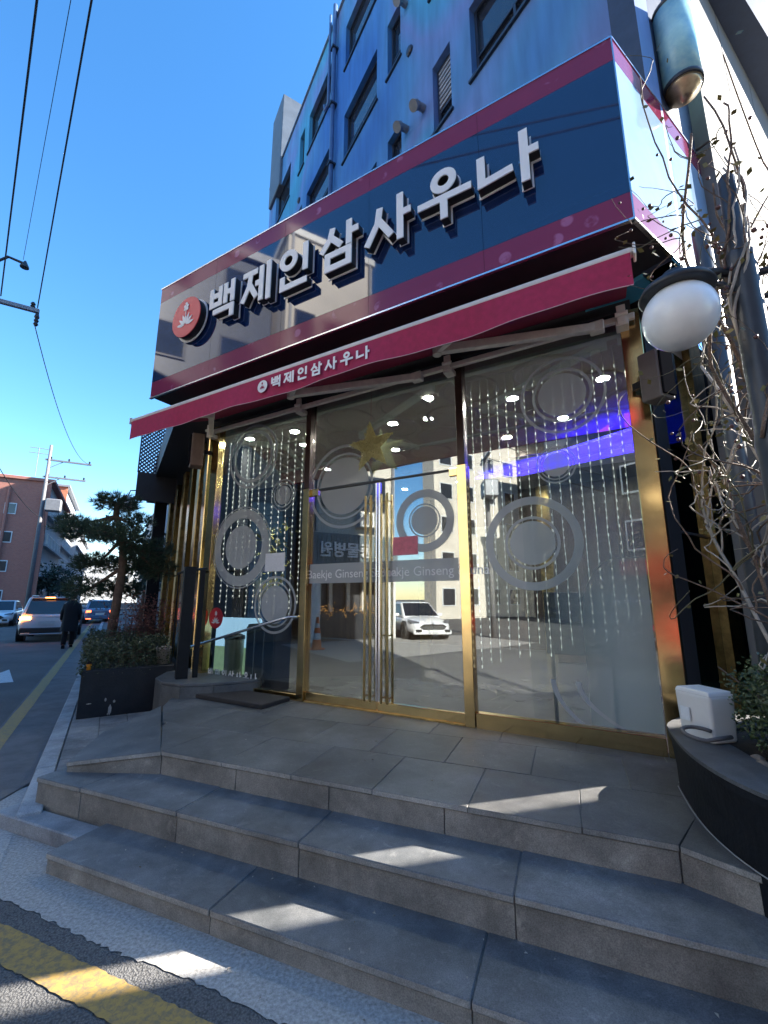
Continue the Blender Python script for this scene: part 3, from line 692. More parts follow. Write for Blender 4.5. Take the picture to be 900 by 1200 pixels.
# Hangul strokes in a unit cell
def arc(cx, cy, r, n=22, ry=None): return [(cx + r * math.cos(2 * math.pi * i / n), cy + (ry or r) * math.sin(2 * math.pi * i / n)) for i in range(n)] + ['c']
HG = {
 'baek': [[(.07, 1), (.07, .5), (.40, .5), (.40, 1)], [(.07, .76), (.40, .76)], [(.60, 1), (.60, .42)], [(.86, 1.03), (.86, .40)], [(.60, .72), (.86, .72)], [(.16, .28), (.86, .28), (.86, -.02)]],
 'je':   [[(.0, .90), (.50, .90)], [(.27, .88), (.22, .55), (.0, .16)], [(.25, .58), (.49, .18)], [(.44, .55), (.64, .55)], [(.64, .98), (.64, .03)], [(.88, 1.02), (.88, -.02)]],
 'in':   [arc(.31, .74, .20), [(.82, 1.02), (.82, .30)], [(.14, .34), (.14, .04), (.88, .04)]],
 'sam':  [[(.30, 1.0), (.24, .74), (.0, .46)], [(.27, .76), (.54, .48)], [(.74, 1.02), (.74, .42)], [(.74, .73), (.98, .73)], [(.18, .32), (.74, .32), (.74, .0), (.18, .0), 'c']],
 'sa':   [[(.27, .90), (.22, .55), (-.04, .10)], [(.25, .60), (.54, .14)], [(.74, 1.02), (.74, -.04)], [(.74, .55), (.98, .55)]],
 'u':    [arc(.5, .80, .19), [(-.04, .42), (1.04, .42)], [(.5, .40), (.5, -.04)]],
 'na':   [[(.06, .88), (.06, .30), (.62, .36)], [(.82, 1.02), (.82, -.04)], [(.82, .55), (1.06, .55)]],
}
ORDER = ['baek', 'je', 'in', 'sam', 'sa', 'u', 'na']
def ribbon(pts, w):
    """left and right edges of a thick polyline with mitred corners"""
    closed = pts[-1] == 'c'
    p = [Vector((q[0], q[1])) for q in pts if q != 'c']; n = len(p); Lf = []; Rt = []
    for i in range(n):
        if closed: a, b = p[i - 1], p[(i + 1) % n]
        else: a, b = p[max(i - 1, 0)], p[min(i + 1, n - 1)]
        d0 = (p[i] - a).normalized() if (p[i] - a).length > 0 else None
        d1 = (b - p[i]).normalized() if (b - p[i]).length > 0 else None
        if d0 is None: d0 = d1
        if d1 is None: d1 = d0
        n0 = Vector((-d0.y, d0.x)); n1 = Vector((-d1.y, d1.x)); m = (n0 + n1)
        m = m.normalized() if m.length > 1e-4 else n0
        k = (w / 2) / max(0.45, m.dot(n0))
        pt = p[i]
        if not closed and i == 0: pt = pt - d1 * 0.0
        Lf.append(pt + m * k); Rt.append(pt - m * k)
    return Lf, Rt, closed
def glyph(key, w, o, ex, ey, ez, sx, sy, dep, mb=None, step=0.0006):
    mb = mb or MB()
    for si, st in enumerate(HG[key]):
        Lf, Rt, cl = ribbon(st, w)
        n = len(Lf); lift = si * step
        def P(q, h): return o + ex * (q.x * sx) + ey * (q.y * sy) + ez * h
        vs = []
        for h in (-0.0 - lift * .5, dep + lift):
            vs += [P(q, h) for q in Lf] + [P(q, h) for q in Rt]
        fs = []
        rng = range(n) if cl else range(n - 1)
        for i in rng:
            j = (i + 1) % n
            fs += [(2 * n + i, 3 * n + i, 3 * n + j, 2 * n + j), (i, j, n + j, n + i), (i, 2 * n + i, 2 * n + j, j), (n + i, n + j, 3 * n + j, 3 * n + i)]
        if not cl:
            fs += [(0, n, 3 * n, 2 * n), (n - 1, 3 * n - 1, 4 * n - 1, 2 * n - 1)]
        mb.add(vs, fs)
    return mb
def fixn(o):
    bm = bmesh.new(); bm.from_mesh(o.data); bmesh.ops.recalc_face_normals(bm, faces=bm.faces); bm.to_mesh(o.data); bm.free(); return o
M_ret = mat('letter_return', (0.012, 0.012, 0.014), 0.4)
LW, LH = 0.47, 0.47
pos = [1.05, 1.63, 2.19, 2.79, 3.37, 3.92, 4.47]
for key, u in zip(ORDER, pos):
    big = 1.0
    z = 4.935
    bk = fixn(glyph(key, .205, F(u, 1.025, z), EU, UP, EN, LW, LH, 0.010).build('letter_backing', M_letter, sign))
    rt = fixn(glyph(key, .145, F(u, 1.038, z), EU, UP, EN, LW, LH, 0.072).build('letter', M_ret, sign))
    fc = fixn(glyph(key, .148, F(u, 1.114, z), EU, UP, EN, LW, LH, 0.010).build('letter_face', M_letter, rt))
    for a in ((.3, .3), (.7, .6)):
        st = MB(); st.cyl(F(u + a[0] * LW, 1.0, z + a[1] * LH), F(u + a[0] * LW, 1.032, z + a[1] * LH), .008, n=6); st.build('stand_off', M_steel, rt)
# round logo: red face, ginseng plant with root fingers and berries
lg = F(0.60, 1.025, 5.20)
b = MB(); b.lathe(lg, [(.30, 0), (.30, .010)], 40, axis=EN); b.build('logo_backing', M_letter, sign)
b = MB(); b.lathe(lg + EN * .011, [(.275, 0), (.275, .08)], 40, axis=EN); disc_o = b.build('logo_disc', M_ret, sign)
b = MB(); b.lathe(lg + EN * .092, [(.277, 0), (.277, .010)], 40, axis=EN); b.build('logo_face', M_red, disc_o)
def leaf_emblem(o, ex, ey, ez, r, m, parent, th=0.004):
    h = 0
    for i, (ang, ln) in enumerate(((-82, .62), (-52, .60), (-22, .62), (22, .62), (52, .60), (82, .62), (0, .50))):
        a = R(ang); d = ex * math.sin(a) + ey * math.cos(a); s = ex * math.cos(a) - ey * math.sin(a); base = o - ey * r * .42
        h += th * .12
        pts = [base + d * r * .06, base + d * r * ln * .45 + s * r * .085, base + d * r * ln * .75 + s * r * .06, base + d * r * ln, base + d * r * ln * .75 - s * r * .06, base + d * r * ln * .45 - s * r * .085]
        mb = MB(); mb.prism([q + ez * h for q in pts], ez * th); mb.build('emblem_leaf', m, parent)
    st = MB(); st.prism([o + ex * r * .018 - ey * r * .1 + ez * th, o - ex * r * .018 - ey * r * .1 + ez * th, o - ex * r * .018 + ey * r * .42 + ez * th, o + ex * r * .018 + ey * r * .42 + ez * th], ez * th); st.build('emblem_stem', m, parent)
    for dx, dy in ((-.09, .40), (.09, .40), (-.10, .56), (.10, .56), (0, .68), (0, .50)):
        q = MB(); q.lathe(o + ex * r * dx + ey * r * dy + ez * th * 1.2, [(r * .075, 0), (r * .075, th)], 12, axis=ez); q.build('emblem_berry', m, parent)
leaf_emblem(lg + EN * .1025, EU, UP, EN, .275, M_letter, disc_o)

# ------------------------------------------------------------------ awning
awn = thing('awning', 'maroon retractable awning on folding arms over the glass doors', 'awning', F(2.7, 0.6, 3.6))
AU0, AU1 = 0.0, 5.50
KF, ZF = 1.32, 3.79
mb = MB(); nu, nk = 40, 6
for t in (0, .006):
    for i in range(nu + 1):
        for j in range(nk + 1):
            u = AU0 + .03 + (AU1 - AU0 - .06) * i / nu; f = j / nk
            mb.v.append(F(u, .14 + (KF - .16) * f, 4.27 + (ZF + .03 - 4.27) * f - .03 * math.sin(math.pi * f) + t))
n1 = (nu + 1) * (nk + 1)
for i in range(nu):
    for j in range(nk):
        a = i * (nk + 1) + j; q = (a, a + 1, a + nk + 2, a + nk + 1); mb.f.append(q); mb.f.append(tuple(x + n1 for x in q[::-1]))
mb.build('canvas', M_cloth, awn, smooth=True)
fbar = MB(); fbar.box(F(AU0, KF - .05, ZF + .015), EU * (AU1 - AU0), EN * .07, V(0, 0, .042)); fbar.build('front_bar', mat('bar_white', (0.62, 0.58, 0.56), 0.4, var=0.1), awn, bevel=.012, seg=2)
for u in (AU0 - .012, AU1 - .003):
    q = MB(); q.box(F(u, KF - .06, ZF - .01), EU * .015, EN * .09, V(0, 0, .085)); q.build('end_cap', M_arm, awn, bevel=.004)
val = MB(); nu = 90
for t in (0, .004):
    for i in range(nu + 1):
        u = AU0 + .02 + (AU1 - AU0 - .04) * i / nu
        for j in range(4):
            f = j / 3; wv = .016 * f * math.sin(u * 4.1) + .006 * f * math.sin(u * 11)
            val.v.append(F(u, KF + .012 + wv + t, ZF + .02 - .235 * f - .008 * f * math.sin(u * 3.3)))
n1 = (nu + 1) * 4
for i in range(nu):
    for j in range(3):
        a = i * 4 + j; q = (a, a + 1, a + 5, a + 4); val.f.append(q[::-1]); val.f.append(tuple(x + n1 for x in q))
vo = val.build('valance', M_cloth, awn, smooth=True)
hm = MB(); hm.tube([F(AU0 + .02 + (AU1 - AU0 - .04) * i / nu, KF + .016 + .016 * math.sin((AU0 + .02 + (AU1 - AU0 - .04) * i / nu) * 4.1) + .006 * math.sin((AU0 + .02 + (AU1 - AU0 - .04) * i / nu) * 11), ZF - .213 - .008 * math.sin((AU0 + .02 + (AU1 - AU0 - .04) * i / nu) * 3.3)) for i in range(nu + 1)], .003, 4); hm.build('hem', mat('pale_piping', (0.55, 0.40, 0.42), 0.7), vo)
# valance lettering
for i, key in enumerate(ORDER):
    o = fixn(glyph(key, .17, F(2.42 + i * .165, KF + .042, ZF - .155), EU, UP, EN, .125, .115, .002, step=.0002).build('letter', M_letter, vo))
q = MB(); q.ring(F(2.30, KF + .043, ZF - .10), EU, UP, .052, .064, n=28); q.build('emblem_ring', M_letter, vo)
q = MB(); q.lathe(F(2.30, KF + .040, ZF - .10), [(.064, 0), (.064, .002)], 28, axis=EN); q.build('emblem_disc', M_letter, vo)
leaf_emblem(F(2.30, KF + .0435, ZF - .10), EU, UP, EN, .058, M_cloth, vo, .001)
# wall bar, brackets, three folding arms
wb = MB(); wb.box(F(-.06, .10, 4.06), EU * 5.58, EN * .05, V(0, 0, .055)); wb.build('wall_bar', M_arm, awn, bevel=.006)
for u in (-.02, 1.72, 3.78, 5.42):
    q = MB(); q.box(F(u - .05, .05, 4.0), EU * .10, EN * .13, V(0, 0, .05)); q.box(F(u - .035, .16, 4.02), EU * .07, EN * .03, V(0, 0, .17)); q.cyl(F(u - .05, .19, 4.10), F(u + .05, .19, 4.10), .022, n=10); q.build('bracket', M_arm, awn, bevel=.003)
def folding_arm(us, ue, uf):
    sh = F(us, .17, 4.045); el = F(ue, .74, 3.92); fr = F(uf, KF - .03, ZF + .0)
    for a, b, wd in ((sh, el, .032), (el, fr, .026)):
        d = (b - a).normalized(); s = d.cross(UP).normalized() * wd; h = s.cross(d).normalized() * wd * 1.25
        m_ = MB(); m_.hexa([a - s - h, a + s - h, b + s - h, b - s - h][::1], [a - s + h, a + s + h, b + s + h, b - s + h]); fixn(m_.build('arm', M_arm, awn, bevel=.006))
    q = MB(); q.cyl(el - V(0, 0, .05), el + V(0, 0, .05), .042, n=14); q.build('elbow', M_arm, awn, smooth=False)
    q = MB(); q.box(sh - EU * .06 - V(0, 0, .05) - EN * .05, EU * .12, EN * .09, V(0, 0, .10)); q.build('shoulder', M_arm, awn, bevel=.008)
folding_arm(5.22, 3.90, 4.55)
folding_arm(3.42, 2.10, 2.75)
sh = F(0.02, .17, 4.05); el = F(.72, .72, 3.98); fr = F(1.05, KF - .03, ZF)
for a, b, wd in ((sh, el, .032), (el, F(-.02 + .6, KF - .03, ZF), .026)):
    d = (b - a).normalized(); s = d.cross(UP).normalized() * wd; h = s.cross(d).normalized() * wd * 1.25
    m_ = MB(); m_.hexa([a - s - h, a + s - h, b + s - h, b - s - h], [a - s + h, a + s + h, b + s + h, b - s + h]); fixn(m_.build('arm', M_arm, awn, bevel=.006))
q = MB(); q.cyl(el - V(0, 0, .05), el + V(0, 0, .05), .042, n=14); q.build('elbow', M_arm, awn)

# ------------------------------------------------------------------ glass shop front
front = thing('glass_shopfront', 'glass shop front with brass posts and a double glass door', 'shopfront', F(2.7, 0, ZP))
def post(u0, u1, z0, z1, m, k0=-.06, k1=.06, nm='post', par=None, bev=.004):
    mb = MB(); mb.box(F(u0, k0, z0), EU * (u1 - u0), EN * (k1 - k0), V(0, 0, z1 - z0)); return mb.build(nm, m, par or front, bevel=bev)
post(-.07, .07, ZP, 4.2, M_gold)
post(1.745, 1.845, ZP, 3.0, M_gold); post(1.755, 1.835, 3.002, 4.2, M_copper)
post(3.80, 3.90, ZP, 3.0, M_gold); post(3.81, 3.89, 3.002, 4.2, M_copper)
post(5.40, 5.56, ZP, 4.2, M_gold)
post(.075, 1.74, ZP - .005, ZP + .07, M_gold, -.04, .04, 'bottom_rail')
post(3.905, 5.395, ZP - .005, ZP + .13, M_gold, -.045, .045, 'bottom_rail')
post(1.85, 3.795, ZP - .012, ZP + .012, M_goldold, -.05, .05, 'threshold')
post(-.07, 5.5, 4.2, 4.34, M_soffit, -.06, .06, 'header')
def pane(u0, u1, z0, z1, nm='glass_pane', par=None, k=0.0, m=None):
    mb = MB(); mb.box(F(u0, k - .005, z0), EU * (u1 - u0), EN * .01, V(0, 0, z1 - z0)); return mb.build(nm, m or M_glass, par or front)
paneL = pane(.07, 1.75, ZP + .07, 4.2)
paneR = pane(3.90, 5.40, ZP + .13, 4.2)
trans = pane(1.84, 3.81, 2.985, 4.2)
tb = MB(); tb.box(F(1.85, -.012, 2.965), EU * 1.945, EN * .024, V(0, 0, .018)); tb.build('transom_bar', M_dark, front)
M_leafrail = mat('door_rail_steel', (0.55, 0.56, 0.60), 0.2, 1.0)
doors = []
for (u0, u1, hs) in ((1.85, 2.815, 1), (2.835, 3.795, -1)):
    d = MB(); d.box(F(u0, -.006, ZP + .10), EU * (u1 - u0), EN * .012, V(0, 0, 2.955 - ZP - .10)); dl = d.build('door_leaf', M_glass, front)
    r = MB(); r.box(F(u0, -.025, ZP + .012), EU * (u1 - u0), EN * .05, V(0, 0, .092)); r.build('bottom_rail', M_gold, dl, bevel=.004)
    ue = u1 - .022 if hs > 0 else u0 - .0
    r = MB(); r.box(F(ue, -.014, ZP + .105), EU * .022, EN * .028, V(0, 0, 2.95 - ZP - .105)); r.build('edge_strip', M_leafrail, dl)
    hx = u1 - .13 if hs > 0 else u0 + .06
    for hh in (0, .075):
        for kk in ((.055, 1), (-.055, -1)):
            b = MB(); b.cyl(F(hx + hh, kk[0], .57), F(hx + hh, kk[0], 2.80), .0135, n=10); hb = b.build('pull_bar', M_goldbar, dl, smooth=True)
            for z in (.62, 1.25, 1.95, 2.72):
                c = MB(); c.cyl(F(hx + hh, kk[1] * .006, z), F(hx + hh, kk[0], z), .009, n=8); c.build('bar_fixing', M_gold, hb)
    bnd = MB(); bnd.quad(F(u0 + .003, .009, 1.815), F(u1 - .025, .009, 1.815), F(u1 - .025, .009, 2.045), F(u0 + .003, .009, 2.045)); bnd.build('film_band', M_film, dl)
    text_obj('Baekje Ginseng Sauna', .142, M_filmw, 'lettering', dl, F(u0 - .03 if hs > 0 else u0 + .01, .0105, 1.875), EU, UP, 0.0)
    doors.append(dl)
pt = MB(); pt.box(F(1.80, -.02, 2.90), EU * .16, EN * .045, V(0, 0, .09)); pt.build('patch_fitting', M_gold, doors[0], bevel=.005)
pt = MB(); pt.box(F(3.70, -.02, 2.90), EU * .14, EN * .045, V(0, 0, .09)); pt.build('patch_fitting', M_gold, doors[1], bevel=.005)
def decal(u, z, discs, rings, par, k=.0085):
    for i, r in enumerate(discs):
        m_ = MB(); m_.disc(F(u, k, z), EU, UP, r); m_.build('round_decal', M_film, par)
    for r0, r1 in rings:
        m_ = MB(); m_.ring(F(u, k, z), EU, UP, r0, r1); m_.build('ring_decal', M_film, par)
decal(.62, 2.33, [.30], [(.40, .535), (.55, .565)], paneL)
decal(1.30, 1.56, [.235], [(.265, .285), (.33, .36)], paneL)
decal(1.36, 2.98, [.13], [(.15, .17), (.20, .215)], paneL)
decal(.75, 3.62, [.0], [(.34, .39), (.44, .47)], paneL)
decal(2.40, 2.62, [], [], doors[0])
for par, u, z, r, rr in ((doors[1], 3.40, 2.46, .155, [(.17, .185), (.255, .34)]),):
    decal(u, z, [r], rr, par, .0095)
# the large disc over the left leaf runs on above the transom: two half shapes
def clipped(par, u, z, r0, r1, zlo, zhi, ulo, uhi, k=.0095):
    n = 64; pts = [(u + math.cos(2 * math.pi * i / n) * r1, z + math.sin(2 * math.pi * i / n) * r1) for i in range(n)]
    if r0 <= 0:
        pl_ = [V(min(max(a, ulo), uhi), min(max(b, zlo), zhi), 0) for a, b in pts]
        m_ = MB(); m_.add([F(q.x, k, q.y) for q in pl_], [tuple(range(n))]); m_.build('round_decal', M_film, par)
    else:
        m_ = MB()
        for i in range(n):
            a0 = 2 * math.pi * i / n; a1 = 2 * math.pi * (i + 1) / n; am = (a0 + a1) / 2; rm = (r0 + r1) / 2
            cu, cz = u + math.cos(am) * rm, z + math.sin(am) * rm
            if ulo < cu < uhi and zlo < cz < zhi:
                m_.quad(*[F(u + math.cos(a_) * r_, k, z + math.sin(a_) * r_) for a_, r_ in ((a0, r0), (a0, r1), (a1, r1), (a1, r0))])
        if m_.v: m_.build('ring_decal', M_film, par)
for par, zlo, zhi in ((doors[0], 1.9, 2.95), (trans, 2.99, 4.2)):
    clipped(par, 2.34, 2.98, 0, .355, zlo, zhi, 1.86, 2.79)
    clipped(par, 2.34, 2.98, .39, .415, zlo, zhi, 1.86, 2.79)
    clipped(par, 2.34, 2.98, .49, .525, zlo, zhi, 1.86, 2.79)
decal(4.86, 3.55, [.215], [(.245, .27), (.36, .385)], paneR)
decal(4.76, 2.87, [.115], [(.135, .145), (.165, .18)], paneR)
decal(4.50, 2.15, [.205], [(.225, .25), (.365, .44)], paneR)
# frosted lower corner with two stem shapes, a paper notice, a painted red reflection, red round sticker
def fade_film():
    m = bpy.data.materials.new('frosted_fade'); m.use_nodes = True
    n = m.node_tree.nodes; l = m.node_tree.links; n.clear()
    o = n.new('ShaderNodeOutputMaterial'); t = n.new('ShaderNodeBsdfTransparent'); t.inputs[0].default_value = (0.92, 0.95, 0.95, 1)
    d = n.new('ShaderNodeBsdfPrincipled'); d.inputs['Base Color'].default_value = (0.33, 0.40, 0.39, 1); d.inputs['Roughness'].default_value = 0.45
    tc = n.new('ShaderNodeTexCoord'); dp = n.new('ShaderNodeVectorMath'); dp.operation = 'DOT_PRODUCT'; dp.inputs[1].default_value = EU
    l.new(tc.outputs['Object'], dp.inputs[0])
    m1 = n.new('ShaderNodeMapRange'); m1.interpolation_type = 'SMOOTHSTEP'; m1.inputs['From Min'].default_value = 1.75; m1.inputs['From Max'].default_value = 2.50
    l.new(dp.outputs['Value'], m1.inputs['Value'])
    sx = n.new('ShaderNodeSeparateXYZ'); l.new(tc.outputs['Object'], sx.inputs[0])
    m2 = n.new('ShaderNodeMapRange'); m2.interpolation_type = 'SMOOTHSTEP'; m2.inputs['From Min'].default_value = 2.2; m2.inputs['From Max'].default_value = 1.0
    l.new(sx.outputs['Z'], m2.inputs['Value'])
    mu = n.new('ShaderNodeMath'); mu.operation = 'MULTIPLY'; l.new(m1.outputs[0], mu.inputs[0]); l.new(m2.outputs[0], mu.inputs[1])
    m3 = n.new('ShaderNodeMath'); m3.operation = 'MULTIPLY'; m3.inputs[1].default_value = 0.72; l.new(mu.outputs[0], m3.inputs[0])
    mx = n.new('ShaderNodeMixShader'); l.new(m3.outputs[0], mx.inputs[0]); l.new(t.outputs[0], mx.inputs[1]); l.new(d.outputs[0], mx.inputs[2]); l.new(mx.outputs[0], o.inputs['Surface'])
    return m
fq = MB(); fq.quad(F(4.42, .0086, .62), F(5.39, .0086, .62), F(5.39, .0086, 2.75), F(4.42, .0086, 2.75)); fq.build('frosted_film', fade_film(), paneR)
for u0, b in ((4.58, .20), (4.78, .30)):
    st = MB()
    for i in range(12):
        f0, f1 = i / 12, (i + 1) / 12
        st.quad(F(u0 + b * f0 ** 2, .0088, .95 - .33 * f0), F(u0 + b * f1 ** 2, .0088, .95 - .33 * f1), F(u0 + .045 + b * f1 ** 2, .0088, .95 - .33 * f1), F(u0 + .045 + b * f0 ** 2, .0088, .95 - .33 * f0))
    st.build('stem_decal', M_film, paneR)
M_paper = mat('paper', (0.75, 0.76, 0.78), 0.7, var=.06, scale=30)
pq = MB(); pq.box(F(1.10, .0075, 1.98), EU * .34, EN * .002, V(0, 0, .235)); pq.build('notice_or_reflection', M_paper, paneL)
pq = MB(); pq.box(F(3.02, .0095, 2.10), EU * .30, EN * .002, V(0, 0, .20)); pq.build('notice_or_reflection', mat('red_reflection', (0.72, 0.20, 0.25), 0.7, var=.15, scale=25), doors[1])  # a red reflection in the glass, painted as a flat sheet
rs = MB(); rs.lathe(F(.22, .0076, 1.37), [(.14, 0), (.14, .002)], 32, axis=EN); rs_o = rs.build('round_sticker', M_red, paneL)
leaf_emblem(F(.22, .0098, 1.36), EU, UP, EN, .14, M_letter, rs_o, .0008)
for i, key in enumerate(ORDER):
    fixn(glyph(key, .15, F(.14 + i * .135, .0078, .585), EU, UP, EN, .10, .12, .0006, step=.0001).build('letter', M_filmw, paneL))
# brass hand rail across the left pane
hr = MB(); hr.tube([F(-.22, .02, .95), F(-.18, .14, .96), F(-.05, .16, .99), F(1.60, .16, 1.40), F(1.68, .14, 1.42), F(1.70, .07, 1.42), F(1.74, .03, 1.42)], .017, 10); hr.build('hand_rail', M_steel, front, smooth=True)
# light patch of board in front of left pane foot
dk = MB(); dk.box(F(.55, .10, ZP), EU * 1.15, EN * .45, V(0, 0, .05)); tag(dk.build('door_mat', mat('brown_mat', (0.045, 0.038, 0.034), .9, var=.3, scale=20, bump=.6, bscale=200), bevel=.008), 'flat brown mat lying at the foot of the left glass pane', 'mat')

# hanging star and light strings inside
star = thing('star_ornament', 'gold tinsel star hanging from the awning bar in front of the double door', 'ornament', F(2.74, .13, 3.05))
M_glit = mat('gold_glitter', (0.98, 0.72, 0.30), 0.4, 0.0, var=.5, scale=90, bump=1.0, bscale=90)
sp = []
for i in range(10):
    r = .32 if i % 2 == 0 else .13
    a = R(90 + i * 36 + 4); sp.append((r * math.cos(a), r * math.sin(a)))
mb = MB(); c = F(2.80, .13, 3.36)
vs = [c + EU * x + UP * z for x, z in sp] + [c + EN * .06, c - EN * .06]
mb.add(vs, [(i, (i + 1) % 10, 10) for i in range(10)] + [((i + 1) % 10, i, 11) for i in range(10)])
mb.build('star_body', M_glit, star)
gm = MB()
for i in range(900):
    k_ = rnd.randrange(10); f = rnd.random(); h = rnd.random() ** .6
    x0, z0 = sp[k_]; x1, z1 = sp[(k_ + 1) % 10]; x = (x0 + (x1 - x0) * f) * h; z = (z0 + (z1 - z0) * f) * h
    q = c + EU * x + UP * z + EN * (.07 * (1 - h) + .004); s_ = .022
    d1 = V(rnd.uniform(-1, 1), rnd.uniform(-1, 1), rnd.uniform(-1, 1)) * s_; d2 = V(rnd.uniform(-1, 1), rnd.uniform(-1, 1), rnd.uniform(-1, 1)) * s_
    gm.add([q, q + d1, q + d2], [(0, 1, 2)])
go = gm.build('tinsel', M_glit, star); go['kind'] = 'stuff'
h = MB(); h.cyl(c + V(0, 0, .33), F(2.80, .13, 4.07), .003, n=5); h.build('hanging_cord', M_steel, star)
M_led = mat('led_bulb', (0.9, 0.88, 0.8), .4, emit=0.35)
M_wire = mat('clear_wire', (0.75, 0.75, 0.73), .5)
def curtain(us, zl, label, zt=3.98, br=.0042):
    t = thing('light_curtain', label, 'string lights', F(us[0], -.10, zl[0]))
    for u, zb in zip(us, zl):
        pts = [F(u + rnd.uniform(-.008, .008), -.10 + rnd.uniform(-.008, .008), zt - (zt - zb) * i / 12) for i in range(13)]
        m_ = MB(); m_.tube(pts, .0036, 4); s_ = m_.build('strand', M_wire, t)
        bm_ = MB(); z = zt - .2
        while z > zb:
            bm_.cyl(F(u, -.092, z), F(u, -.092, z - .026), br, n=5); z -= .075
        if bm_.v: bm_.build('bulbs', M_led, s_)
    b = MB(); b.tube([F(us[0] - .05, -.1, zt), F(us[-1] + .05, -.1, zt)], .004, 5); b.build('top_wire', M_wire, t)
curtain([3.94 + i * .092 for i in range(17)], [1.0 + .5 * (i / 17) + rnd.uniform(-.1, .1) for i in range(17)], 'strings of small white lights hanging behind the right glass pane')
curtain([.15 + i * .13 for i in range(12)], [1.5 + rnd.uniform(-.15, .15) for i in range(12)], 'strings of small white lights hanging behind the left glass pane', br=.0055)

# ------------------------------------------------------------------ interior
inn = thing('lobby_interior', 'dim lobby behind the glass with pale ceiling discs, downlights and blue cove light', 'lobby', F(2.7, -3, ZP))
def ib(nm, u0, u1, k0, k1, z0, z1, m, bev=0, par=None):
    mb = MB(); mb.box(F(u0, k0, z0), EU * (u1 - u0), EN * (k1 - k0), V(0, 0, z1 - z0)); return mb.build(nm, m, par or inn, bevel=bev)
M_ceil = mat('ceiling_render', (0.62, 0.61, 0.55), .7, var=.08, scale=4)
M_wood = mat('lobby_wood', (0.10, 0.062, 0.04), .35, var=.35, scale=6, stretch=(1, 1, .1))
def ipoly(nm, uk, z0, z1, m):
    mb = MB(); mb.prism([F(u, k, z0) for u, k in uk], V(0, 0, z1 - z0)); return fixn(mb.build(nm, m, inn))
def lb(k): return -.05 + k * 1.84 + .25          # inner line of the street wall
def rb2(k): return 5.52 - k * .465               # inner line of the lane wall
ipoly('floor', [(lb(-.06), -.06), (rb2(-.06), -.06), (rb2(-6.5), -6.5), (-6.0, -6.5), (-6.0, -3.5)], ZP - .03, ZP - .002, mat('lobby_floor', (0.16, 0.155, 0.145), .2, var=.2, scale=3))
ceil = ipoly('ceiling', [(lb(-.06), -.06), (rb2(-.06), -.06), (rb2(-2.7), -2.7), (lb(-2.7), -2.7)], 4.06, 4.2, M_ceil)
ib('ceiling_edge', -4.6, 6.7, -2.78, -2.705, 3.88, 4.2, M_copper)
ipoly('ceiling', [(lb(-2.8), -2.8), (rb2(-2.8), -2.8), (rb2(-6.5), -6.5), (-6.0, -6.5), (-6.0, -3.5)], 4.25, 4.35, mat('dark_ceiling', (0.08, 0.08, 0.085), .6, var=.1))
ib('back_wall', -6.0, 8.6, -6.6, -6.5, ZP, 4.3, M_wood)
ib('side_wall', -6.1, -6.0, -6.6, -3.4, ZP, 4.3, mat('lobby_grey', (0.28, 0.28, 0.27), .6, var=.2))
for i in range(-4, 8):
    for j in range(4):
        c_ = F(.35 + i * .86 + (.43 if j % 2 else 0), -.45 - j * .6, 4.06)
        uu = .35 + i * .86 + (.43 if j % 2 else 0)
        if uu > rb2(-.45 - j * .6) - .4 or uu < lb(-.45 - j * .6) + .4: continue
        m_ = MB(); m_.lathe(c_, [(.36, .01), (.36, -.010), (.345, -.022), (.30, -.022), (.285, -.012), (.10, -.008)], 32); fixn(m_.build('ceiling_disc', M_ceil, inn))
M_down = mat('downlight', (1, .95, .85), .5, emit=130.0)
def dl_(u, k, z):
    m_ = MB(); m_.lathe(F(u, k, z), [(.0, -.012), (.052, -.012), (.06, 0)], 18); d_ = m_.build('downlight', M_down, inn)
    m_ = MB(); m_.lathe(F(u, k, z), [(.062, 0), (.075, -.012), (.08, 0)], 18); m_.build('trim_ring', M_white, d_)
for u, k in ((.9, -.9), (.35, -.28), (1.15, -.40), (-.9, -1.2), (-2.0, -1.9), (2.05, -1.85), (2.55, -.85), (3.05, -.95), (3.3, -.38), (4.2, -.9), (4.65, -1.85), (5.2, -.9), (1.5, -1.9), (3.8, -2.2), (.4, -2.2)): dl_(u, k, 4.055)  # the two nearest the left pane are added to brighten the board there
for u in (.6, 2.0, 3.4, 4.6, 5.4):
    for k in (-3.6, -5.0): dl_(u, k, 4.245)
M_blue = mat('blue_cove', (0.04, 0.05, 1.0), .5, emit=1.5, ecol=(0.05, 0.025, 1.0))
bp_ = MB(); bp_.prism([F(2.9, -3.40, 3.80), F(6.3, -1.65, 3.80), F(6.5, -2.25, 3.80), F(3.2, -3.45, 3.80)], V(0, 0, .04)); fixn(bp_.build('blue_cove_light', M_blue, inn))
bp_ = MB(); bp_.prism([F(3.4, -3.52, 3.80), F(6.6, -2.40, 3.80), F(6.7, -2.75, 3.80), F(3.7, -3.60, 3.80)], V(0, 0, .04)); fixn(bp_.build('blue_cove_light', M_blue, inn))
ib('cove_beam', 3.0, 6.0, -3.8, -2.8, 3.86, 4.24, mat('cove_white', (0.55, 0.55, 0.58), .6))
ib('reception_counter', 3.9, 5.7, -5.4, -4.7, ZP, 1.55, mat('counter_wood', (0.16, 0.10, 0.06), .3, var=.25, stretch=(1, 1, .2)), .01)
ib('counter_top', 3.85, 5.75, -5.45, -4.62, 1.552, 1.6, mat('counter_stone', (0.45, 0.43, 0.40), .2, var=.15), .006)
ib('wall_niche', 1.6, 3.2, -6.5, -6.44, 1.2, 3.4, mat('niche_panel', (0.30, 0.27, 0.22), .5, var=.2))
for u in (.3, 3.4, 5.9):
    ib('pilaster', u, u + .3, -6.5, -6.35, ZP, 4.25, M_goldold, .01)
